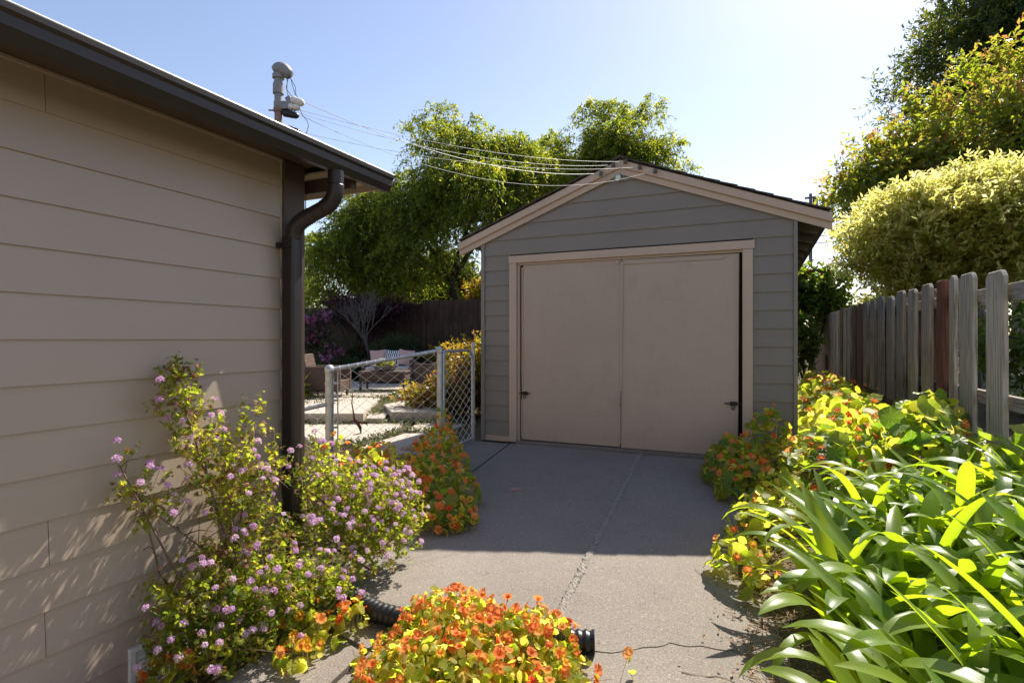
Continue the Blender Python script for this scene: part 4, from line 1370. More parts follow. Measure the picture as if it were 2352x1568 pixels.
tree('weeping_tree', 'rounded weeping tree with sunlit yellow-green top rising behind the garage ridge', 'tree', (-5.4, 18.6, 0.1), (-5.3, 18.6, 3.6),
     weep_clumps([((-4.6, 18.7, 7.1), (2.1, 1.7, 1.8), 17), ((-6.6, 18.0, 6.2), (1.8, 1.6, 2.0), 12), ((-5.2, 18.4, 4.9), (2.4, 1.6, 1.6), 9)])
     + [(-5.3, 18.6, 8.9, .4, .4, .45, 1.2), (-4.6, 18.8, 8.9, .5, .5, .35, 1.2), (-3.3, 19.0, 8.9, .3, .4, .45, 1.1), (-2.7, 19.1, 7.7, .4, .4, .2, 1.1), (-2.3, 19.2, 6.9, .4, .4, .16, .9), (-3.9, 18.9, 8.7, .4, .4, .3, 1), (-6.4, 18.1, 8.0, .35, .4, .35, 1.1), (-7.3, 17.9, 7.6, .3, .4, .35, 1.1), (-2.9, 19.0, 6.3, .5, .5, .3, 1)],
     M['lf_weep'], M['bark_dark'], 6800, 16, 0.115, 0.036, 0.60, 0.65, 52, shell=0.62, up=0.55, r0=0.18)
tree('dark_evergreen', 'tall dark evergreen tree with fine dense leaves towering behind the other trees', 'tree', (8.4, 24.5, 0.1), (8.2, 24.3, 6.5),
     blob_set((7.6, 24.0, 11.0), (3.3, 2.6, 3.3), 34, rngT, (0.4, 0.7)) + blob_set((10.0, 24.5, 11.5), (3.0, 2.6, 4.0), 16, rngT, (0.4, 0.8)) + blob_set((8.2, 24.2, 14.3), (2.8, 2.4, 2.2), 14, rngT, (0.4, 0.8)),
     M['lf_dark'], M['bark_gray'], 7500, 12, 0.17, 0.055, 0.5, 0.05, 53, shell=0.55, up=0.3, r0=0.3)
tree('flowering_pear', 'leafy green tree with reddish new tips above the pale maple', 'tree', (4.6, 15.3, 0.1), (4.4, 15.1, 2.8),
     blob_set((4.5, 15.0, 5.1), (2.2, 1.9, 1.5), 26, rngT, (0.22, 0.5)) + blob_set((2.7, 14.4, 4.5), (1.0, 1.0, 0.7), 10, rngT, (0.25, 0.6)) + [(1.75, 14.0, 4.2, .32, .4, .14, 1.2), (1.6, 13.9, 3.8, .25, .3, .12, 1), (4.2, 15, 6.6, .22, .25, .5, 1.2), (4.9, 15.1, 6.9, .22, .25, .5, 1.2), (5.6, 15.3, 6.9, .3, .3, .5, 1.2), (3.4, 14.7, 6.0, .22, .25, .45, 1.2), (2.7, 14.5, 5.3, .22, .25, .4, 1.2), (2.2, 14.3, 5.0, .15, .2, .35, 1), (6.2, 15.4, 7.2, .4, .4, .5, 1)],
     M['lf_pear'], M['bark_gray'], 3300, 12, 0.135, 0.060, 0.62, 0.16, 54, shell=0.3, up=0.7, r0=0.12, nl=16)
rsp = random.Random(64)
maple_sprigs = []
for _ in range(46):
    a_, k_ = rsp.uniform(0, 6.28), math.sqrt(rsp.random())
    sx_, sy_ = 3.1 + 1.75 * k_ * math.cos(a_), 10.65 + 1.3 * k_ * math.sin(a_)
    top_ = 2.55 + 0.85 * math.sqrt(max(0.0, 1 - k_ * k_))
    maple_sprigs.append((sx_, sy_, top_ + rsp.uniform(-0.05, 0.22), rsp.uniform(.06, .16), rsp.uniform(.06, .16), rsp.uniform(.06, .22), rsp.uniform(1.0, 2.2)))
tree('japanese_maple', 'pale yellow-green maple with sunlit crown leaning over the picket fence', 'tree', (3.2, 11.0, 0.25), (3.0, 10.8, 1.5),
     blob_set((2.9, 10.6, 2.55), (1.5, 1.4, 0.80), 40, np.random.default_rng(5), (0.16, 0.42), 0.5) + blob_set((3.9, 10.9, 2.65), (1.3, 1.3, 0.80), 22, np.random.default_rng(6), (0.18, 0.42), 0.5) + [(1.75, 10.2, 2.4, .4, .4, .18, 1), (2.1, 10.3, 3.25, .35, .4, .15, 1.2), (2.4, 10.3, 2.05, .5, .5, .16, 1), (1.9, 10.2, 2.9, .4, .4, .18, 1), (2.7, 10.5, 3.35, .4, .4, .15, 1.2), (3.3, 10.6, 3.4, .4, .4, .18, 1.2), (3.0, 10.5, 3.52, .2, .2, .22, 1.2), (1.6, 10.1, 2.65, .2, .3, .12, 1)] + maple_sprigs,
     M['lf_maple'], M['bark_gray'], 9500, 12, 0.085, 0.032, 0.36, 0.20, 55, shell=0.45, up=0.5, r0=0.07, nl=14)


def shrub(name, label, base, clumps, mat, n, lp, L, W, tl, seed, droop=0.1, bark='bark_dark', r0=0.03, up=0.3, group=None, cat='shrub', extra=None):
    rng = np.random.default_rng(seed)
    t = thing(name, label, cat, base, group)
    limbs(base, [(c[0], c[1], c[2], r0 * 0.3) for c in clumps[:9]], r0, rng).build('stems', M[bark], t, smooth='all')
    V, F, R_ = crown_leaves(clumps, n, lp, L, W, tl, droop, rng, 0.4, up)
    link('foliage', mesh_np('foliage', V, F, mat, R_), t)
    if extra:
        m2, n2, lp2, L2, W2 = extra
        V, F, R_ = crown_leaves([(c[0], c[1], c[2] + c[5] * 0.12, c[3] * 1.04, c[4] * 1.04, c[5] * 1.04, c[6]) for c in clumps], n2, lp2, L2, W2, 0.06, 0, rng, 0.8)
        link('blossom', mesh_np('blossom', V, F, m2, R_), t)
    return t


shrub('flowering_vine', 'glossy green climbing shrub with dark red flowers behind the garage corner', (1.0, 13.9, 0.1),
      blob_set((1.15, 14.2, 2.2), (0.75, 0.8, 0.95), 14, rngT, (0.4, 0.7)) + blob_set((0.75, 13.3, 1.3), (0.45, 0.5, 0.9), 9, rngT, (0.5, 0.8)),
      M['lf_shrub'], 1300, 10, 0.11, 0.06, 0.25, 61, extra=(M['lf_red'], 170, 5, 0.09, 0.07))
shrub('garden_bush', 'bright yellow-green bush seen over the far end of the picket fence', (3.0, 19.0, 0.2),
      blob_set((3.0, 19.0, 1.9), (1.5, 1.0, 0.9), 12, rngT, (0.4, 0.7)) + blob_set((4.8, 19.2, 1.9), (1.3, 1.0, 0.8), 9, rngT, (0.4, 0.7)), M['lf_bright'], 1500, 9, 0.15, 0.06, 0.35, 62)
shrub('hedge_bush', 'dark green bush standing behind the nearest pickets', (4.2, 8.2, 0.2),
      blob_set((3.6, 8.6, 1.0), (1.3, 1.3, 1.0), 16, rngT, (0.4, 0.7)) + blob_set((3.0, 6.8, 0.9), (0.7, 0.9, 0.9), 10, rngT, (0.4, 0.7)), M['lf_shrub'], 1800, 10, 0.085, 0.035, 0.28, 63)
shrub('azalea_bush', 'yellow and rust leaved azalea bush beside the chain-link gate', (-4.3, 7.7, 0.05),
      blob_set((-4.25, 7.75, 0.55), (0.55, 0.6, 0.55), 14, rngT, (0.4, 0.7)) + blob_set((-3.8, 7.9, 0.9), (0.4, 0.5, 0.42), 8, rngT, (0.4, 0.7)) + blob_set((-4.75, 7.4, 0.3), (0.35, 0.4, 0.3), 6, rngT, (0.4, 0.7)) + blob_set((-4.1, 7.6, 0.36), (0.6, 0.5, 0.38), 14, np.random.default_rng(8), (0.4, 0.7)) + blob_set((-3.75, 7.85, 0.95), (0.42, 0.4, 0.40), 8, np.random.default_rng(9), (0.4, 0.7)), M['lf_azalea'], 2600, 10, 0.065, 0.028, 0.16, 64, bark='twig_brown')
shrub('orange_bush', 'low orange flowering bush behind the wicker sofa', (-6.6, 11.9, 0.1),
      blob_set((-6.6, 11.9, 0.75), (0.95, 0.5, 0.5), 10, rngT, (0.4, 0.7)) + blob_set((-5.2, 11.6, 0.9), (0.6, 0.5, 0.55), 6, rngT, (0.4, 0.7)), M['lf_azalea'], 900, 9, 0.075, 0.04, 0.2, 65)
shrub('rounded_shrub', 'glossy green shrub against the dark board fence', (-5.75, 12.3, 0.1),
      blob_set((-5.75, 12.3, 1.1), (0.45, 0.4, 0.35), 7, rngT, (0.5, 0.8)), M['lf_shrub'], 380, 9, 0.09, 0.05, 0.2, 66)
shrub('green_mound', 'fine-leaved dark green mounding shrub behind the wicker sofa', (-9.2, 11.6, 0.1),
      blob_set((-8.7, 11.9, 0.75), (0.85, 0.6, 0.55), 10, rngT, (0.5, 0.8)) + blob_set((-9.9, 11.2, 0.45), (0.9, 0.5, 0.4), 9, rngT, (0.5, 0.8)), M['lf_mound'], 2600, 10, 0.07, 0.018, 0.14, 67)
shrub('red_flower_shrub', 'low shrub covered in dark red flowers below the board fence', (-10.3, 12.0, 0.1),
      blob_set((-10.2, 12.2, 0.6), (1.3, 0.5, 0.45), 12, rngT, (0.4, 0.7)), M['lf_mound'], 900, 9, 0.09, 0.04, 0.2, 68, extra=(M['lf_red'], 260, 6, 0.075, 0.06))
shrub('pink_blossom_shrub', 'arching shrub with pink flower spikes beside the house corner', (-10.9, 11.3, 0.1),
      blob_set((-10.9, 11.2, 1.45), (0.75, 0.5, 0.65), 10, rngT, (0.35, 0.6)) + blob_set((-10.2, 11.2, 0.7), (0.6, 0.4, 0.4), 6, rngT, (0.35, 0.6)), M['lf_mound'], 500, 8, 0.08, 0.03, 0.3, 69, extra=(M['lf_pinkfl'], 420, 8, 0.06, 0.045))
shrub('purple_maple', 'dark purple-leaved maple arching in front of the board fence', (-10.3, 12.5, 0.1),
      blob_set((-10.2, 12.4, 1.95), (1.35, 0.6, 0.55), 16, rngT, (0.35, 0.6), 0.6), M['lf_purple'], 1500, 10, 0.075, 0.03, 0.3, 70, cat='tree')
shrub('backlit_bush', 'light green bush with orange leaves beyond the board fence', (-6.8, 17.4, 0.1),
      blob_set((-7.6, 17.3, 2.7), (2.0, 0.9, 1.1), 16, rngT, (0.4, 0.7)), M['lf_azalea'], 1500, 10, 0.12, 0.055, 0.3, 71)
shrub('hedge', 'tall dark hedge closing the garden behind the weeping tree', (-11, 19, 0.1),
      blob_set((-11.5, 18.5, 2.6), (4.0, 1.0, 2.2), 26, rngT, (0.35, 0.5)) + blob_set((-4.5, 20.5, 2.2), (4.5, 1.0, 2.0), 24, rngT, (0.3, 0.45)) + blob_set((-16.5, 15.5, 2.4), (2.5, 1.8, 2.2), 18, rngT, (0.35, 0.5)), M['lf_dark'], 5200, 9, 0.2, 0.075, 0.45, 72, cat='hedge')
shrub('spiky_plant', 'yellow-green grassy tuft beside the wicker chair', (-7.55, 7.35, 0.1),
      [(-7.55, 7.35, 0.25, 0.10, 0.10, 0.05, 1)], M['lf_bright'], 150, 3, 0.34, 0.018, 0.05, 73, droop=0.3, up=0.9, cat='plant')

# ground cover between slabs
def cover(label, strips, n, seed, mat='lf_cover', L=0.035, W=0.02, h=0.06):
    rng = np.random.default_rng(seed)
    P = []
    tot = sum(((Vector(b) - Vector(a)).length) for a, b, w, z in strips)
    for a, b, w, z in strips:
        k = int(n * (Vector(b) - Vector(a)).length / tot)
        t = rng.random(k)[:, None]
        q = np.array(a)[None] * (1 - t) + np.array(b)[None] * t + rng.normal(size=(k, 2)) * w
        zz = z + rng.random(k) ** 1.6 * h
        P.append(np.concatenate([q, zz[:, None]], 1))
    P = np.concatenate(P)
    k = len(P)
    s = 0.6 + 0.8 * rng.random(k)
    V, F = leaf_arrays(P, unit(rdir(k, rng) + np.array([0, 0, 0.25])), unit(rdir(k, rng) + np.array([0, 0, 1.2])), L * s, W * s)
    o = link('ground_cover', mesh_np('ground_cover', V, F, M[mat], np.repeat(rng.random(k), 2)))
    tag(o, label, 'ground cover', None, 'stuff')


cover('creeping ground cover growing in the patio joints', [((-4.62, 4.75), (-4.15, 5.0), .05, 0.0), ((-4.12, 4.9), (-4.2, 5.9), .05, -0.01), ((-4.2, 5.95), (-3.72, 6.1), .05, -0.01), ((-6.0, 5.85), (-4.6, 6.55), .10, -0.01), ((-4.6, 6.5), (-3.7, 6.9), .10, -0.01),
      ((-5.2, 6.6), (-5.55, 7.5), .12, 0.06), ((-5.5, 7.5), (-6.2, 8.3), .12, 0.10), ((-6.2, 8.25), (-5.0, 8.1), .12, 0.10), ((-7.6, 7.65), (-6.2, 8.15), .12, 0.11), ((-7.5, 8.5), (-5.7, 9.5), .12, .11), ((-6.0, 8.25), (-6.6, 9.2), .1, .11),
      ((-7.9, 7.3), (-6.5, 7.0), .25, 0.12), ((-4.7, 8.3), (-4.9, 9.4), .3, 0.08)], 9000, 81)
cover('dry yellow grass edge along the chain-link fence', [((-4.6, 4.4), (-3.7, 4.5), .18, -0.03), ((-4.9, 4.6), (-4.0, 4.0), .2, -0.03), ((-3.9, 4.3), (-3.3, 4.5), .10, -0.03)], 2600, 82, 'lf_straw', 0.06, 0.006, 0.04)

# bare branched little tree
bt = thing('bare_tree', 'small leafless grey tree in front of the board fence', 'tree', (-9.35, 11.75, 0.1))
rb = random.Random(12)


def grow(mb, p, d, L, r, depth):
    q = p + d * L
    m = p + d * L * 0.5 + Vector((rb.gauss(0, .03), rb.gauss(0, .03), 0)) * L
    mb.tube([p, m, q], [r, r * 0.85, r * 0.7], 5, caps=False)
    if depth == 0:
        return
    for _ in range(3 if depth > 2 else 2):
        nd = (d + Vector((rb.gauss(0, .5), rb.gauss(0, .4), rb.uniform(0.0, .5)))).normalized()
        grow(mb, q, nd, L * rb.uniform(.62, .88), r * 0.66, depth - 1)


mb = MB()
grow(mb, Vector((-9.35, 11.75, 0.0)), Vector((-0.05, 0, 1)), 0.70, 0.034, 6)
mb.build('branches', M['bark_gray'], bt, smooth='all')

# ------------------------------------------------------------------ garden furniture
def frame_at(p, fwd):
    """matrix with local -Y = facing direction"""
    f = Vector((fwd[0], fwd[1], 0)).normalized()
    yv = -f
    xv = Vector((yv.y, -yv.x, 0))
    m = Matrix((xv, yv, Vector((0, 0, 1)))).transposed().to_4x4()
    m.translation = Vector(p)
    return m


def wicker_seat(name, label, p, fwd, width, cushions=True, cat='chair'):
    W = frame_at(p, fwd)
    t = link(name, None, None, W)
    tag(t, label, cat)
    hw = width / 2
    MB().box(-hw, hw, -0.33, 0.33, 0.10, 0.30).build('seat_base', M['wicker'], t, W=W, bevel=0.01)
    for s in (-1, 1):
        MB().box(s * hw - (0.04 if s > 0 else 0.04), s * hw + 0.04, -0.34, 0.33, 0.12, 0.56).build('arm_panel', M['wicker'], t, W=W, bevel=0.012)
        for yy in (-0.29, 0.27):
            MB().box(s * (hw - 0.01) - 0.018, s * (hw - 0.01) + 0.018, yy, yy + 0.036, 0.0, 0.12).build('leg', M['wicker'], t, W=W)
    bk = MB().prism([(-hw + 0.045, 0.25, 0.28), (hw - 0.045, 0.25, 0.28), (hw - 0.045, 0.31, 0.28), (-hw + 0.045, 0.31, 0.28)],
                    [(-hw + 0.045, 0.37, 0.78), (hw - 0.045, 0.37, 0.78), (hw - 0.045, 0.42, 0.78), (-hw + 0.045, 0.42, 0.78)]).build('backrest', M['wicker'], t, W=W, bevel=0.008)
    if cushions:
        MB().box(-hw + 0.05, hw - 0.05, -0.33, 0.26, 0.302, 0.40).build('seat_cushion', M['seat_pad'], t, W=W, bevel=0.03)
    return t, W


def pillow_mesh(s, th, n=9):
    V, F = [], []
    for side in (1, -1):
        for j in range(n):
            for i in range(n):
                u, v = -1 + 2 * i / (n - 1), -1 + 2 * j / (n - 1)
                k = 1 - 0.10 * (1 - abs(v)) * abs(u) ** 3
                k2 = 1 - 0.10 * (1 - abs(u)) * abs(v) ** 3
                V.append((u * s * k, side * th * ((1 - u ** 4) * (1 - v ** 4)) ** 0.6 + 0.004 * math.sin(5 * u + 3 * v), v * s * k2))
    for side in (0, 1):
        b = side * n * n
        for j in range(n - 1):
            for i in range(n - 1):
                q = (b + j * n + i, b + j * n + i + 1, b + (j + 1) * n + i + 1, b + (j + 1) * n + i)
                F.append(q if side else q[::-1])
    return V, F


def print_mat():
    m, nt, out = nodes('palm_print')
    v = texco(nt)
    w = nt.nodes.new('ShaderNodeTexWave')
    w.inputs['Scale'].default_value = 6
    w.inputs['Distortion'].default_value = 5
    w.inputs['Detail'].default_value = 1
    nt.links.new(v, w.inputs['Vector'])
    c = ramp(nt, w.outputs['Fac'], [(0.48, (0.78, 0.77, 0.76)), (0.55, (0.03, 0.045, 0.055))])
    principled(nt, out, c, 0.85, spec=0.2)
    return m


M['palm_print'] = print_mat()
sofa, SW = wicker_seat('wicker_sofa', 'brown wicker sofa with throw pillows at the back of the patio', (-8.15, 11.0, 0.137), (0.40, -0.92), 1.15, True, 'sofa')
pn = [(-0.33, M['cushion_pink'], 'pink throw pillow at the left end of the wicker sofa', -4), (0.02, M['palm_print'], 'white throw pillow with dark palm leaf print on the wicker sofa', 3), (0.36, M['cushion_pink'], 'pink throw pillow beside the arm next to the printed pillow', 8)]
for dx, mt, lb, tw in pn:
    V, F = pillow_mesh(0.20, 0.07)
    W = SW @ Matrix.Translation((dx, 0.13, 0.60)) @ Matrix.Rotation(math.radians(tw), 4, 'Y') @ Matrix.Rotation(math.radians(-16), 4, 'X')
    o = MB().add(V, F).build('throw_pillow', mt, None, smooth='all', W=W)
    tag(o, lb, 'pillow')
wicker_seat('wicker_chair', 'brown wicker armchair seen from its side by the house corner', (-7.30, 7.95, 0.137), (0.93, 0.36), 0.55, False)
wicker_seat('wicker_chair', 'brown wicker armchair with its back to the azalea bush', (-6.05, 9.75, 0.139), (-0.93, 0.1), 0.60, True)
tb = thing('coffee_table', 'low brown wicker coffee table holding a planter bowl', 'table', (-7.05, 9.35, 0.137))
TW = frame_at((-7.05, 9.35, 0.137), (0.40, -0.92))
MB().box(-0.48, 0.48, -0.30, 0.30, 0.36, 0.40).build('table_top', M['wicker'], tb, W=TW, bevel=0.006)
MB().box(-0.46, 0.46, -0.28, 0.28, 0.20, 0.359).build('apron', M['wicker'], tb, W=TW)
for sx in (-1, 1):
    for sy in (-1, 1):
        MB().box(sx * 0.44 - 0.02, sx * 0.44 + 0.02, sy * 0.26 - 0.02, sy * 0.26 + 0.02, 0, 0.199).build('leg', M['wicker'], tb, W=TW)
bo = thing('planter_bowl', 'shallow grey bowl of pale succulents on the coffee table', 'planter', (-7.05, 9.35, 0.54))
MB().lathe([(0.14, 0.0), (0.20, 0.02), (0.25, 0.10), (0.26, 0.115), (0.245, 0.115), (0.22, 0.09)], (-7.05, 9.35, 0.538), 22).build('bowl', M['bowl'], bo, smooth=True)
V, F, R_ = crown_leaves([(-7.05, 9.35, 0.66, 0.16, 0.16, 0.06, 1)], 90, 5, 0.07, 0.035, 0.05, 0, np.random.default_rng(5), 0.3, 0.9)
link('succulents', mesh_np('succulents', V, F, M['lf_bright'], R_), bo)
# log on the ground behind the mesh
lg = MB().tube([(-3.50, 4.93, -0.01), (-3.42, 4.96, 0.0), (-3.24, 5.03, 0.0), (-3.19, 5.05, -0.01)], [0.045, 0.065, 0.062, 0.045], 12).build('stone_log', M['stone'], None, smooth='all')
tag(lg, 'rounded tan stone lying behind the chain-link mesh', 'stone')

# utility pole far away
up_ = thing('utility_pole', 'distant utility pole with crossarm and transformer past the garage roof', 'pole', (4.02, 51.0, 0.0))
MB().cyl((4.02, 51.06, -0.2), (4.02, 51.06, 13.1), 0.17, 8, 0.12).build('shaft', M['pole_wood'], up_)
MB().box(3.6, 4.6, 51.0, 51.12, 12.7, 12.85).build('crossarm', M['pole_wood'], up_)
MB().cyl((4.35, 51.0, 12.0), (4.35, 51.0, 12.65), 0.2, 10).build('transformer', M['pole_wood'], up_)
MB().cyl((3.45, 51.0, 11.0), (3.45, 51.0, 11.75), 0.13, 8).build('insulator_can', M['pole_wood'], up_)
for zz, lb in ((9.55, 'upper street cable strung from the utility pole beyond the maple'), (9.0, 'lower street cable strung from the utility pole beyond the maple')):
    o = MB().tube([(4.0, 51.0, zz), (12, 48, zz - 0.3), (26, 46, zz + 0.3), (40, 44, zz + 1.0)], 0.03, 5).build('street_cable', M['wire_dark'], None)
    tag(o, lb, 'cable')

# ------------------------------------------------------------------ nasturtiums
def nast_leaf_mesh(seed, mat):
    r = random.Random(seed)
    n = 14
    V = [(0, 0, -0.06)]
    for i in range(n):
        a = 2 * math.pi * i / n
        V.append((0.55 * math.cos(a), 0.55 * math.sin(a), 0.02 + 0.03 * r.uniform(-1, 1)))
    ph = r.uniform(0, 6)
    for i in range(n):
        a = 2 * math.pi * i / n
        rad = 1.0 + 0.05 * math.sin(5 * a + ph) + r.uniform(-0.05, 0.05)
        V.append((rad * math.cos(a), rad * math.sin(a), 0.05 + 0.16 * math.sin(2 * a + ph) + 0.07 * math.sin(5 * a + ph)))
    F = []
    for i in range(n):
        j = (i + 1) % n
        F.append((0, 1 + i, 1 + j))
    me = bpy.data.meshes.new('leaf')
    F2 = [(1 + i, 1 + n + i, 1 + n + (i + 1) % n, 1 + (i + 1) % n) for i in range(n)]
    me.from_pydata(V, [], F + F2)
    me.polygons.foreach_set('use_smooth', [True] * len(me.polygons))
    me.materials.append(mat)
    return me


def nast_flower_mesh(seed, mat, throat):
    r = random.Random(seed)
    V, F, mi = [], [], []
    for k in range(5):
        a = 2 * math.pi * k / 5 + r.uniform(-.08, .08)
        ca, sa = math.cos(a), math.sin(a)
        lift = r.uniform(-0.12, 0.2)
        wd = r.uniform(0.46, 0.58)
        prof = [(0.10, 0.08, -0.55), (0.45, 0.30, -0.05), (0.85, wd, 0.10 + lift), (1.08, wd * 0.62, 0.02 + lift)]
        b = len(V)
        for (rad, w, zz) in prof:
            for s in (-1, 0, 1):
                q = w * s
                V.append((rad * ca - q * sa, rad * sa + q * ca, zz + (0.06 if s else -0.02) + r.uniform(-.03, .03)))
        for i in range(3):
            for j in range(2):
                F.append((b + i * 3 + j, b + i * 3 + j + 1, b + (i + 1) * 3 + j + 1, b + (i + 1) * 3 + j))
                mi.append(1 if i == 0 else 0)
    b = len(V)
    for i in range(6):
        a = 2 * math.pi * i / 6
        V.append((0.2 * math.cos(a), 0.2 * math.sin(a), -0.5))
    V.append((0.15, 0, -1.35))
    for i in range(6):
        F.append((b + i, b + (i + 1) % 6, b + 6))
        mi.append(1)
    me = bpy.data.meshes.new('flower')
    me.from_pydata(V, [], F)
    me.polygons.foreach_set('use_smooth', [True] * len(me.polygons))
    me.materials.append(mat)
    me.materials.append(throat)
    me.polygons.foreach_set('material_index', mi)
    return me


NL = [nast_leaf_mesh(i, M['nast_leaf']) for i in range(4)]
NLD = [nast_leaf_mesh(10 + i, M['nast_leaf_deep']) for i in range(4)]
NFO = [nast_flower_mesh(i, M['nast_orange'], M['nast_red'] if i == 0 else M['nast_orange']) for i in range(4)]
NFY = [nast_flower_mesh(i + 5, M['nast_yellow'], M['nast_orange']) for i in range(2)]
NFR = [nast_flower_mesh(i + 9, M['nast_red'], M['nast_red']) for i in range(2)]


def orient(p, nrm, spin, s, sq=1.0):
    n = Vector(nrm).normalized()
    q = Vector((0, 0, 1)).rotation_difference(n)
    return Matrix.Translation(Vector(p)) @ q.to_matrix().to_4x4() @ Matrix.Rotation(spin, 4, 'Z') @ Matrix.Diagonal((s, s * sq, s, 1))


def nasturtium(label, base, blobs, nl, nf, ls, fs, leaves, flower_mix, ground, seed, filler=2500, fsmall=0.022, stems=True, straw=0, jitter=0.6, cat='plant'):
    """blobs: (cx,cy,rx,ry,h,weight)"""
    r = random.Random(seed)
    rng = np.random.default_rng(seed)
    t = thing('nasturtium', label, cat, base, 'nasturtium clumps')
    wts = [b[2] * b[3] * b[5] for b in blobs]
    st = MB()

    def sample(lo):
        b = r.choices(blobs, wts)[0]
        a = r.uniform(0, 2 * math.pi)
        k = math.sqrt(r.random())
        x, y = b[0] + b[2] * k * math.cos(a), b[1] + b[3] * k * math.sin(a)
        dome = max(0.0, 1 - k * k) ** 0.55
        z = ground(x, y) + 0.015 + b[4] * dome * (lo + (1.05 - lo) * r.random())
        nrm = Vector((math.cos(a) * k * 1.0, math.sin(a) * k * 1.0, 0.75 + 0.3 * dome))
        return x, y, z, nrm, b
    for i in range(nl):
        x, y, z, nrm, b = sample(0.45)
        nn = nrm.normalized() + Vector((r.gauss(0, jitter), r.gauss(0, jitter), r.gauss(0, jitter * 0.5)))
        s = r.uniform(*ls) * (0.8 if r.random() < 0.3 else 1)
        W = orient((x, y, z), nn, r.uniform(0, 6.28), s, r.uniform(0.85, 1.0))
        link('leaf', r.choice(leaves), t, W)
        if stems and i % 2 == 0:
            bx, by = x * 0.6 + b[0] * 0.4 + r.gauss(0, .02), y * 0.6 + b[1] * 0.4 + r.gauss(0, .02)
            st.tube([(bx, by, ground(bx, by)), ((x + bx) / 2 + r.gauss(0, .015), (y + by) / 2 + r.gauss(0, .015), (z + ground(bx, by)) / 2 + .01), (x, y, z - 0.003)], 0.0014, 3, caps=False)
    for i in range(nf):
        x, y, z, nrm, b = sample(0.85)
        z += r.uniform(0.0, 0.03) + (r.uniform(0.02, 0.05) if r.random() < 0.25 else 0)
        nn = nrm.normalized() * 0.9 + Vector((0.25, -0.75, 0.2)) * 0.5 + Vector((r.gauss(0, .45), r.gauss(0, .45), r.gauss(0, .3)))
        m = r.choices([NFO, NFY, NFR], flower_mix)[0]
        link('flower', r.choice(m), t, orient((x, y, z), nn, r.uniform(0, 6.28), r.uniform(*fs), r.uniform(0.75, 1.0)))
        if stems:
            st.tube([(x + r.gauss(0, .02), y + r.gauss(0, .02), z - 0.13), (x, y, z - 0.01)], 0.0012, 3, caps=False)
    if st.v:
        o = st.build('stems', M['stem_pale'], t)
        o['kind'] = 'stuff'
    if filler:
        P = np.array([sample(0.15)[:3] for _ in range(filler)])
        k = len(P)
        s = 0.6 + 0.9 * rng.random(k)
        V, F = disc_arrays(P, unit(rdir(k, rng) + np.array([0, 0, 0.8])), fsmall * 0.72 * s, rng)
        o = link('small_leaves', mesh_np('small_leaves', V, F, M['nast_small'], np.repeat(rng.random(k), 7)), t)
        o['kind'] = 'stuff'
    if straw:
        sm = MB()
        for _ in range(straw):
            b = r.choices(blobs, wts)[0]
            a = r.uniform(0, 6.28)
            k = r.uniform(0.75, 1.12)
            x, y = b[0] + b[2] * k * math.cos(a), b[1] + b[3] * k * math.sin(a)
            d = Vector((r.gauss(0, 1), r.gauss(0, 1), 0)).normalized() * r.uniform(0.04, 0.12)
            z = ground(x, y) + r.uniform(0.004, 0.05)
            sm.tube([(x, y, z), (x + d.x * .5 + r.gauss(0, .01), y + d.y * .5 + r.gauss(0, .01), z + r.uniform(-.01, .02)), (x + d.x, y + d.y, max(z + r.uniform(-.03, .01), ground(x, y) + .003))], 0.0012, 3, caps=False)
        o = sm.build('dry_stems', M['dry_stem'], t)
        o['kind'] = 'stuff'
    return t


def g_drive(x, y):
    return gz(y)


def g_bed(x, y):
    return gz(y) - 0.03 + bed_h(x, y)


# big clump over the drain pipe
nasturtium('dense orange nasturtium clump sprawling over the black drain pipe', (-1.15, 2.1, gz(2.1)),
           [(-1.13, 2.14, 0.44, 0.30, 0.25, 1.0), (-1.36, 2.28, 0.26, 0.24, 0.22, 1.0), (-0.93, 2.27, 0.23, 0.26, 0.20, 1.0), (-1.08, 1.88, 0.46, 0.30, 0.25, 0.8), (-1.12, 2.10, 0.56, 0.42, 0.09, 0.35)],
           300, 270, (0.018, 0.036), (0.018, 0.027), NL, (0.84, 0.13, 0.03), g_drive, 101, 4200, 0.020, True, 160)
nasturtium('small nasturtium with yellow flowers and round leaves on the slab edge', (-1.95, 2.0, gz(2.0)),
           [(-1.98, 2.04, 0.17, 0.12, 0.13, 1.0), (-1.90, 1.89, 0.10, 0.10, 0.07, 0.9)], 30, 15, (0.026, 0.044), (0.022, 0.030), NL, (0.25, 0.75, 0.0), g_drive, 102, 120, 0.018)
nasturtium('nasturtium sprig with salmon flowers beside the end of the pelargonium', (-1.84, 2.18, gz(2.18)),
           [(-1.84, 2.18, 0.085, 0.07, 0.14, 1.0)], 9, 9, (0.026, 0.036), (0.020, 0.027), NL, (0.8, 0.1, 0.1), g_drive, 103, 40, 0.018)
nasturtium('nasturtium with large orange flowers below the white foundation vent', (-2.25, 1.54, gz(1.5)),
           [(-2.30, 1.55, 0.13, 0.09, 0.11, 1.0), (-2.18, 1.48, 0.12, 0.09, 0.07, 1.0)], 16, 20, (0.025, 0.035), (0.024, 0.032), NL, (0.9, 0.1, 0.0), g_drive, 104, 60, 0.018)
nasturtium('nasturtium mound with orange flowers climbing the chain-link gate post', (-2.45, 3.9, gz(3.9)),
           [(-2.22, 3.50, 0.36, 0.26, 0.20, 1.0), (-2.40, 3.85, 0.40, 0.30, 0.32, 1.1), (-2.74, 4.42, 0.30, 0.34, 0.42, 1.0), (-2.93, 4.80, 0.17, 0.22, 0.55, 0.9), (-1.98, 3.42, 0.16, 0.12, 0.10, 0.6)],
           190, 150, (0.028, 0.052), (0.022, 0.030), NLD, (0.72, 0.18, 0.10), g_drive, 105, 1500, 0.026, True, 60)
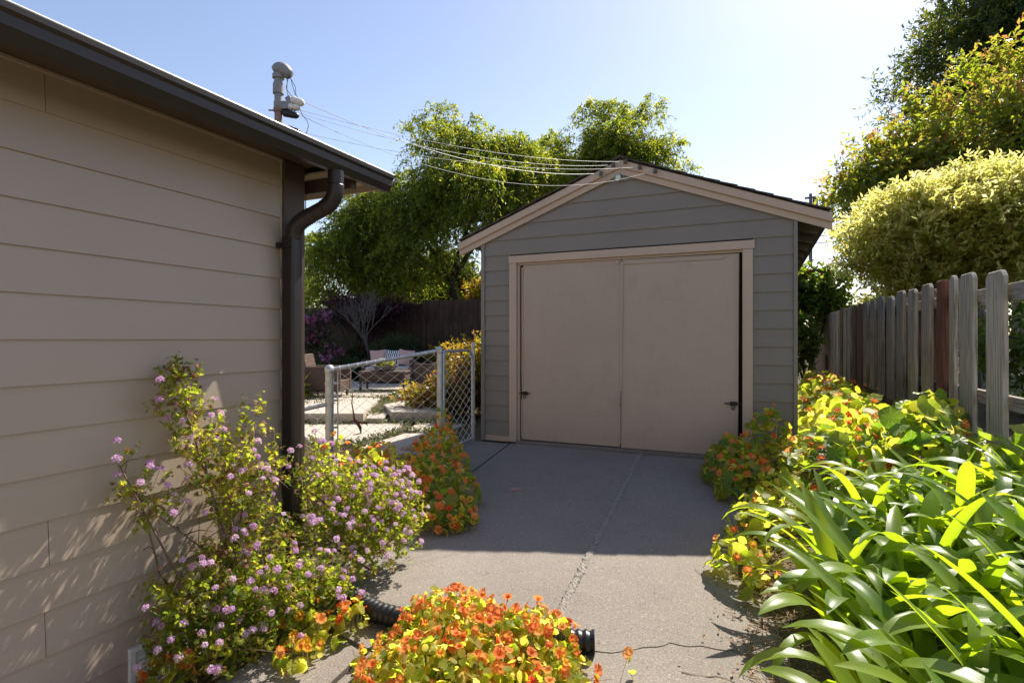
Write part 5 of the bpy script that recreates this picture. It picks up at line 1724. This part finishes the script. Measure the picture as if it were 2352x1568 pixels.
nasturtium('nasturtium patch with yellow-green leaves behind the pelargonium by the fence post', (-2.9, 3.7, gz(3.7)),
           [(-2.75, 3.55, 0.30, 0.35, 0.48, 1.0), (-3.15, 4.0, 0.38, 0.35, 0.36, 1.0), (-3.1, 3.5, 0.28, 0.3, 0.55, 0.8)], 110, 45, (0.028, 0.046), (0.022, 0.029), NL, (0.6, 0.35, 0.05), g_drive, 106, 900, 0.026)
nasturtium('nasturtium mound with small orange flowers against the garage door corner', (-0.15, 5.1, gz(5.1)),
           [(-0.18, 5.22, 0.28, 0.40, 0.34, 1.0), (-0.05, 4.80, 0.27, 0.34, 0.28, 0.8), (0.10, 5.48, 0.26, 0.34, 0.58, 0.9)], 190, 60, (0.030, 0.062), (0.022, 0.030), NLD, (0.62, 0.18, 0.2), g_drive, 107, 900, 0.03, True, 40)
nasturtium('tall sunlit nasturtium carpet along the side of the garage', (0.9, 7.0, 0.2),
           [(0.68, 5.7, 0.40, 0.65, 0.48, 1.2), (0.85, 6.8, 0.45, 0.7, 0.56, 1.1), (0.90, 8.0, 0.50, 0.8, 0.55, 1.0), (0.92, 9.4, 0.5, 0.9, 0.55, 0.8), (0.95, 11.0, 0.45, 0.9, 0.55, 0.5)],
           300, 80, (0.055, 0.098), (0.026, 0.036), NL, (0.75, 0.15, 0.1), g_bed, 108, 900, 0.055)
nasturtium('broad-leaved green nasturtium below the picket fence', (1.3, 5.2, 0.2),
           [(0.55, 4.9, 0.42, 0.42, 0.46, 1.0), (1.10, 5.1, 0.42, 0.50, 0.52, 1.1), (1.36, 5.9, 0.32, 0.6, 0.50, 1.0), (1.40, 7.0, 0.3, 0.7, 0.34, 0.8), (1.55, 4.5, 0.3, 0.4, 0.42, .7)],
           260, 24, (0.055, 0.095), (0.030, 0.040), NLD, (0.45, 0.05, 0.5), g_bed, 109, 300, 0.05)
nasturtium('trailing yellow nasturtium leaves spilling onto the driveway beside the strap-leaved bed', (0.0, 3.6, gz(3.6)),
           [(0.00, 3.85, 0.20, 0.30, 0.34, 1.0), (-0.10, 3.45, 0.17, 0.18, 0.22, 0.8), (0.14, 4.25, 0.24, 0.28, 0.38, 0.9), (0.04, 3.22, 0.14, 0.16, 0.18, 0.7)], 85, 16, (0.030, 0.060), (0.022, 0.030), NL, (0.7, 0.25, 0.05), g_drive, 110, 350, 0.03, True, 120)
# single flower on a stem at the frame's foot
nasturtium('lone orange nasturtium flower poking up beside the pipe end', (-0.49, 2.33, gz(2.33)), [(-0.49, 2.33, 0.02, 0.02, 0.09, 1.0)], 2, 1, (0.018, 0.024), (0.025, 0.027), NL, (1, 0, 0), g_drive, 111, 0)

# ------------------------------------------------------------------ drain pipe
dp = [(-2.40, 2.45), (-2.25, 2.41), (-2.048, 2.354), (-1.766, 2.289), (-1.3, 2.28), (-0.95, 2.37), (-0.67, 2.455)]
P = []
for i in range(len(dp) - 1):
    a, b = Vector(dp[i]), Vector(dp[i + 1])
    n = max(2, int((b - a).length / 0.0085))
    for k in range(n):
        q = a.lerp(b, k / n)
        P.append((q.x, q.y, gz(q.y) + 0.054))
mb = MB()
mb.tube(P, [0.052 if (i % 4) < 2 else 0.0455 for i in range(len(P))], 14, caps=False)
mb.tube([P[-1], P[-8]], 0.043, 14, caps=True)
dpo = mb.build('drain_pipe', M['black_rubber'], None, smooth='all')
tag(dpo, 'black corrugated drain pipe lying across the driveway under the nasturtiums', 'pipe')

# ------------------------------------------------------------------ pelargonium
def pel_template():
    pts = [(0, 0, 0)]
    k = 13
    for i in range(k):
        a = math.radians(-118 + 236 * i / (k - 1))
        rad = (1.0 if i % 2 else 0.50) * (1.0 - 0.18 * abs(i - 6) / 6)
        pts.append((rad * math.sin(a), rad * math.cos(a) + 0.1, 0.10 * rad if i % 2 else 0.0))
    F = [(0, i, i + 1) for i in range(1, k)]
    return np.array(pts), np.array(F)


PT, PF = pel_template()


def pel_leaves(P, D, N_, s):
    D = unit(D)
    S = unit(np.cross(D, N_))
    N_ = np.cross(S, D)
    k = len(P)
    V = P[:, None, :] + s[:, None, None] * (PT[None, :, 0:1] * S[:, None, :] + PT[None, :, 1:2] * D[:, None, :] + PT[None, :, 2:3] * N_[:, None, :])
    F = PF[None] + (np.arange(k) * len(PT))[:, None, None]
    return V.reshape(-1, 3), F.reshape(-1, 3)


def umbel_mesh(seed, mat, n=15, r=1.0):
    rr_ = random.Random(seed)
    V, F = [], []
    for i in range(n):
        ph = i * 2.399963
        th = math.acos(1 - 0.95 * (i + 0.5) / n)
        d = Vector((math.sin(th) * math.cos(ph), math.sin(th) * math.sin(ph), math.cos(th)))
        c = d * r * rr_.uniform(0.75, 1.05) * 0.8
        d = (d + Vector((rr_.gauss(0, .25), rr_.gauss(0, .25), rr_.gauss(0, .25)))).normalized()
        u = d.orthogonal().normalized()
        w = d.cross(u)
        a0 = rr_.uniform(0, 6.28)
        b = len(V)
        V.append(tuple(c - d * 0.12))
        for k in range(10):
            a = a0 + k * 2 * math.pi / 10
            rad = 0.40 if k % 2 else 0.19
            V.append(tuple(c + (u * math.cos(a) + w * math.sin(a)) * rad + d * (0.05 if k % 2 else 0)))
        for k in range(10):
            F.append((b, b + 1 + k, b + 1 + (k + 1) % 10))
    me = bpy.data.meshes.new('flower_head')
    me.from_pydata(V, [], F)
    me.materials.append(mat)
    return me


UM = [umbel_mesh(i, M['pel_flower']) for i in range(4)]
US = [umbel_mesh(20 + i, M['pel_spent'], 9, 0.7) for i in range(2)]


def pelargonium(label, base, clusters, n_leaf, n_head, n_spent, seed, dry=0.1):
    """clusters: (cx,cy,cz,rx,ry,rz,weight)"""
    r = random.Random(seed)
    rng = np.random.default_rng(seed)
    t = thing('pelargonium', label, 'plant', base, 'pelargoniums beside the house')
    C = np.array(clusters)
    w = C[:, 6] * (C[:, 3] * C[:, 4] * C[:, 5]) ** (2 / 3)
    # stems
    st = MB()
    for c in clusters:
        a = Vector(base) + Vector((r.gauss(0, .05), r.gauss(0, .08), 0))
        b = Vector(c[:3])
        mid = a.lerp(b, 0.5) + Vector((r.gauss(0, .04), r.gauss(0, .05), r.uniform(-.02, .03)))
        st.tube([a, mid, b], [0.007, 0.0055, 0.003], 5)
        for _ in range(9):
            d = Vector((r.gauss(0, 1) * c[3], r.gauss(0, 1) * c[4], (r.gauss(0, .7) + .3) * c[5])) * 0.7
            q0 = mid.lerp(b, r.uniform(0.2, 1))
            st.tube([q0, q0 + d * 0.5 + Vector((0, 0, .015)), q0 + d], [0.003, 0.0025, 0.0015], 4)
    st.build('stems', M['twig_brown'], t, smooth='all')
    # sprigs: leaves grouped along short shoots
    ns = n_leaf // 9
    idx = rng.choice(len(C), size=ns, p=w / w.sum())
    d = rdir(ns, rng)
    rad = rng.random(ns) ** 0.5
    base_p = C[idx, :3] + d * C[idx, 3:6] * rad[:, None] * 0.95
    tdir = unit(d * 0.8 + np.array([0, 0, 0.9]) + rdir(ns, rng) * 0.5)
    Ps, Ds, Ns, Rs, Ss = [], [], [], [], []
    tone = rng.random(ns)
    for k in range(9):
        tt = (k + 0.5) / 9
        p = base_p + tdir * (tt * 0.085)[..., None] if False else base_p + tdir * (tt * 0.085)
        ld = unit(rdir(ns, rng) + tdir * 0.5)
        Ps.append(p)
        Ds.append(ld)
        Ns.append(unit(tdir * 0.8 + rdir(ns, rng) * 0.7))
        Rs.append(np.clip(tone * 0.6 + 0.4 * rng.random(ns), 0, 1))
        Ss.append((0.0215 - 0.010 * tt) * (0.7 + 0.6 * rng.random(ns)))
    P_, D_, N_, R_, S_ = map(np.concatenate, (Ps, Ds, Ns, Rs, Ss))
    P_ = P_ + D_ * 0.012
    P_[:, 0] = np.maximum(P_[:, 0], WX + 0.03)
    isdry = rng.random(len(P_)) < dry
    V, F = pel_leaves(P_[~isdry], D_[~isdry], N_[~isdry], S_[~isdry])
    o = link('foliage', mesh_np('foliage', V, F, M['lf_pel'], np.repeat(R_[~isdry], len(PF))), t)
    o['kind'] = 'stuff'
    if isdry.sum() > 3:
        V, F = pel_leaves(P_[isdry], D_[isdry], N_[isdry], S_[isdry] * 0.85)
        o = link('dry_foliage', mesh_np('dry_foliage', V, F, M['lf_dry'], np.repeat(R_[isdry], len(PF))), t)
        o['kind'] = 'stuff'
    # flower heads on short stalks
    stk = MB()
    for i in range(n_head + n_spent):
        c = C[rng.choice(len(C), p=w / w.sum())]
        while True:
            dd = Vector(rng.normal(size=3)).normalized()
            if dd.z > -0.35 and dd.x > -0.5:
                break
        p = Vector(c[:3]) + Vector((dd.x * c[3], dd.y * c[4], dd.z * c[5])) * r.uniform(0.88, 1.08)
        nrm = (dd * 0.7 + Vector((0, 0, 0.8)) + Vector((r.gauss(0, .2), r.gauss(0, .2), 0))).normalized()
        q = p + nrm * r.uniform(0.03, 0.07)
        q.x = max(q.x, WX + 0.045)
        stk.tube([p - nrm * 0.03, q], 0.0015, 4, caps=False)
        sp_ = i >= n_head
        link('flower_head', r.choice(US if sp_ else UM), t, orient(q, nrm, r.uniform(0, 6.28), r.uniform(0.016, 0.024) * (0.8 if sp_ else 1)))
    o = stk.build('flower_stalks', M['stem_green'], t)
    o['kind'] = 'stuff'
    return t


pelargonium('tall leggy pelargonium with lilac flowers leaning on the house siding', (-2.40, 1.98, -0.34),
            [(-2.44, 1.70, 0.93, .08, .10, .14, 1.2), (-2.42, 1.78, 0.72, .09, .12, .15, 1.2), (-2.40, 1.90, 0.55, .11, .16, .17, 1.2), (-2.37, 1.97, 0.36, .13, .17, .16, 1.2), (-2.40, 2.08, 0.74, .05, .06, .13, 1.0),
             (-2.45, 1.52, 0.52, .06, .08, .09, 1.0), (-2.44, 1.60, 0.40, .07, .09, .07, 1.0), (-2.45, 1.44, 0.66, .03, .04, .05, .8), (-2.33, 2.05, 0.16, .14, .16, .14, 1.1), (-2.36, 2.18, 0.50, .08, .09, .16, .8), (-2.33, 1.85, 0.12, .12, .14, .12, .9)],
            4300, 66, 30, 201, 0.34)
pelargonium('low spreading pelargonium with lilac flowers at the foot of the siding', (-2.32, 1.82, -0.36),
            [(-2.36, 1.66, 0.00, .13, .14, .16, 1.0), (-2.28, 1.82, -0.04, .17, .16, .18, 1.1), (-2.16, 1.98, -0.05, .18, .18, .18, 1.1), (-2.34, 1.64, -0.18, .13, .12, .13, 1.0), (-2.22, 1.72, -0.20, .17, .14, .12, 1.0),
             (-2.08, 2.12, -0.10, .16, .15, .15, 1.0), (-2.12, 1.90, -0.22, .16, .14, .10, .9), (-2.02, 2.26, -0.10, .13, .12, .13, .9)],
            6600, 100, 25, 202, 0.08)
pelargonium('rounded pelargonium mound with many lilac flowers around the downspout foot', (-2.25, 2.68, -0.20),
            [(-2.35, 2.60, 0.20, .20, .20, .24, 1.0), (-2.16, 2.72, 0.14, .24, .22, .24, 1.2), (-2.05, 2.60, 0.02, .18, .20, .20, 1.1), (-2.24, 2.42, 0.03, .20, .16, .20, 1.0), (-2.10, 2.85, 0.14, .16, .18, .20, 1.0), (-2.36, 2.36, 0.36, .05, .07, .16, .8), (-2.34, 2.46, 0.50, .05, .06, .12, .8), (-2.02, 2.85, 0.0, .14, .18, .16, 1.0)],
            7200, 190, 45, 203, 0.16)

# ------------------------------------------------------------------ strap-leaved bed
def strap_mesh(seed):
    r = random.Random(seed)
    L = r.uniform(0.52, 0.86)
    a = math.radians(r.uniform(6, 36))
    bend = math.radians(r.choice([r.uniform(8, 40), r.uniform(20, 60), r.uniform(70, 115), r.uniform(85, 140), r.uniform(95, 150)]))
    wm = r.uniform(0.032, 0.045)
    n = 13
    tw = r.uniform(-0.5, 0.5)
    x = z = 0.0
    V, ac = [], []
    for i in range(n):
        t = i / (n - 1)
        ang = a + bend * t ** 1.7
        if i:
            x += math.sin(ang) * L / (n - 1)
            z += math.cos(ang) * L / (n - 1)
        w = wm * min(1.0, 0.55 + 1.1 * t)
        if t > 0.62:
            w *= max(0.0, 1 - ((t - 0.62) / 0.38) ** 2.3) ** 0.75
        w = max(w, 0.0012)
        nx, nz = -math.cos(ang), math.sin(ang)
        for s in (-1, -0.5, 0, 0.5, 1):
            fold = 0.30 * abs(s) * w
            yy = s * w * math.cos(tw * t)
            V.append((x + nx * (fold + s * w * math.sin(tw * t) * 0.6), yy, z + nz * (fold + s * w * math.sin(tw * t) * 0.6)))
            ac.append(s)
    F = [(i * 5 + j, i * 5 + j + 1, (i + 1) * 5 + j + 1, (i + 1) * 5 + j) for i in range(n - 1) for j in range(4)]
    return mesh_np('leaf', V, F, M['strap_leaf'], None, True, ac)


STR = [strap_mesh(300 + i) for i in range(34)]
ra = random.Random(77)
spots = []
tries = 0
while len(spots) < 66 and tries < 9000:
    tries += 1
    y = ra.uniform(1.45, 4.35)
    xl = 0.33 + (0.40 * max(0, y - 3.5)) + 0.06 * max(0, 2.4 - y)
    x = ra.uniform(xl, min(1.85, 0.343 * y + 0.62))
    if x < xl:
        continue
    if all((x - a) ** 2 + (y - b) ** 2 > 0.165 ** 2 for a, b in spots):
        spots.append((x, y))
for (x, y) in spots:
    zb = g_bed(x, y)
    zone = ('glossy strap-leaved agapanthus plant in the row along the driveway edge of the bed' if x < 0.55 and y < 3.6 else
            'glossy strap-leaved agapanthus plant at the back of the bed next to the nasturtiums' if y > 3.5 else
            'glossy strap-leaved agapanthus plant in the middle of the bed')
    t = thing('strap_leaf_plant', zone, 'plant', (x, y, zb), 'agapanthus plants in the bed')
    az0 = ra.uniform(0, 6.28)
    nlv = ra.randint(10, 14)
    for k in range(nlv):
        az = az0 + k * 2.4 + ra.gauss(0, 0.3)
        s = ra.uniform(0.70, 1.02) * (1.0 if y < 3.4 else 0.86)
        off = Vector((math.cos(az), math.sin(az), 0)) * ra.uniform(0.0, 0.035)
        W = Matrix.Translation(Vector((x, y, zb - 0.02)) + off) @ Matrix.Rotation(az, 4, 'Z') @ Matrix.Rotation(ra.gauss(0, 0.10), 4, 'X') @ Matrix.Diagonal((s, s * ra.uniform(0.95, 1.25), s, 1))
        link('leaf', ra.choice(STR), t, W)

# litter along the bed edge
rl = random.Random(91)
lt = MB()
for _ in range(700):
    y = rl.uniform(2.2, 4.4)
    x = rl.gauss(0.06 + 0.05 * (3.2 - y), 0.09)
    z = max(gz(y), g_bed(x, y)) + rl.uniform(0.003, 0.018)
    a = rl.uniform(0, 6.28)
    L = rl.uniform(0.015, 0.07)
    lt.tube([(x, y, z), (x + L * .5 * math.cos(a), y + L * .5 * math.sin(a), z + rl.uniform(0, .008)), (x + L * math.cos(a), y + L * math.sin(a), z + rl.uniform(-.002, .004))], rl.uniform(0.0008, 0.0022), 3, caps=False)
tag(lt.build('dry_litter', M['dry_stem'], None), 'dry leaf litter along the edge of the bed', 'leaf litter', None, 'stuff')
k = 900
rng = np.random.default_rng(92)
ys = rng.uniform(2.2, 4.3, k)
xs = rng.normal(0.10, 0.13, k) + 0.03 * (3.2 - ys)
zs = np.array([max(gz(b), g_bed(a, b)) for a, b in zip(xs, ys)]) + 0.006 + rng.random(k) * 0.012
V, F = leaf_arrays(np.stack([xs, ys, zs], 1), unit(rdir(k, rng) * np.array([1, 1, .15])), unit(rdir(k, rng) * .5 + np.array([0, 0, 1.])), rng.uniform(.012, .035, k), rng.uniform(.006, .018, k))
o = link('fallen_leaves', mesh_np('fallen_leaves', V, F, M['lf_dry'], np.repeat(rng.random(k), 2)))
tag(o, 'small fallen brown leaves on the soil at the driveway edge', 'leaf litter', None, 'stuff')
# scattered debris on the concrete
k = 260
xs = rng.uniform(-2.1, 0.1, k)
ys = rng.uniform(1.6, 5.6, k)
zs = np.array([gz(b) for b in ys]) + 0.004
V, F = leaf_arrays(np.stack([xs, ys, zs], 1), unit(rdir(k, rng) * np.array([1, 1, .1])), unit(rdir(k, rng) * .4 + np.array([0, 0, 1.])), rng.uniform(.004, .014, k), rng.uniform(.003, .008, k))
o = link('debris', mesh_np('debris', V, F, M['lf_dry'], np.repeat(rng.random(k), 2)))
tag(o, 'tiny dry bits scattered over the driveway concrete', 'debris', None, 'stuff')
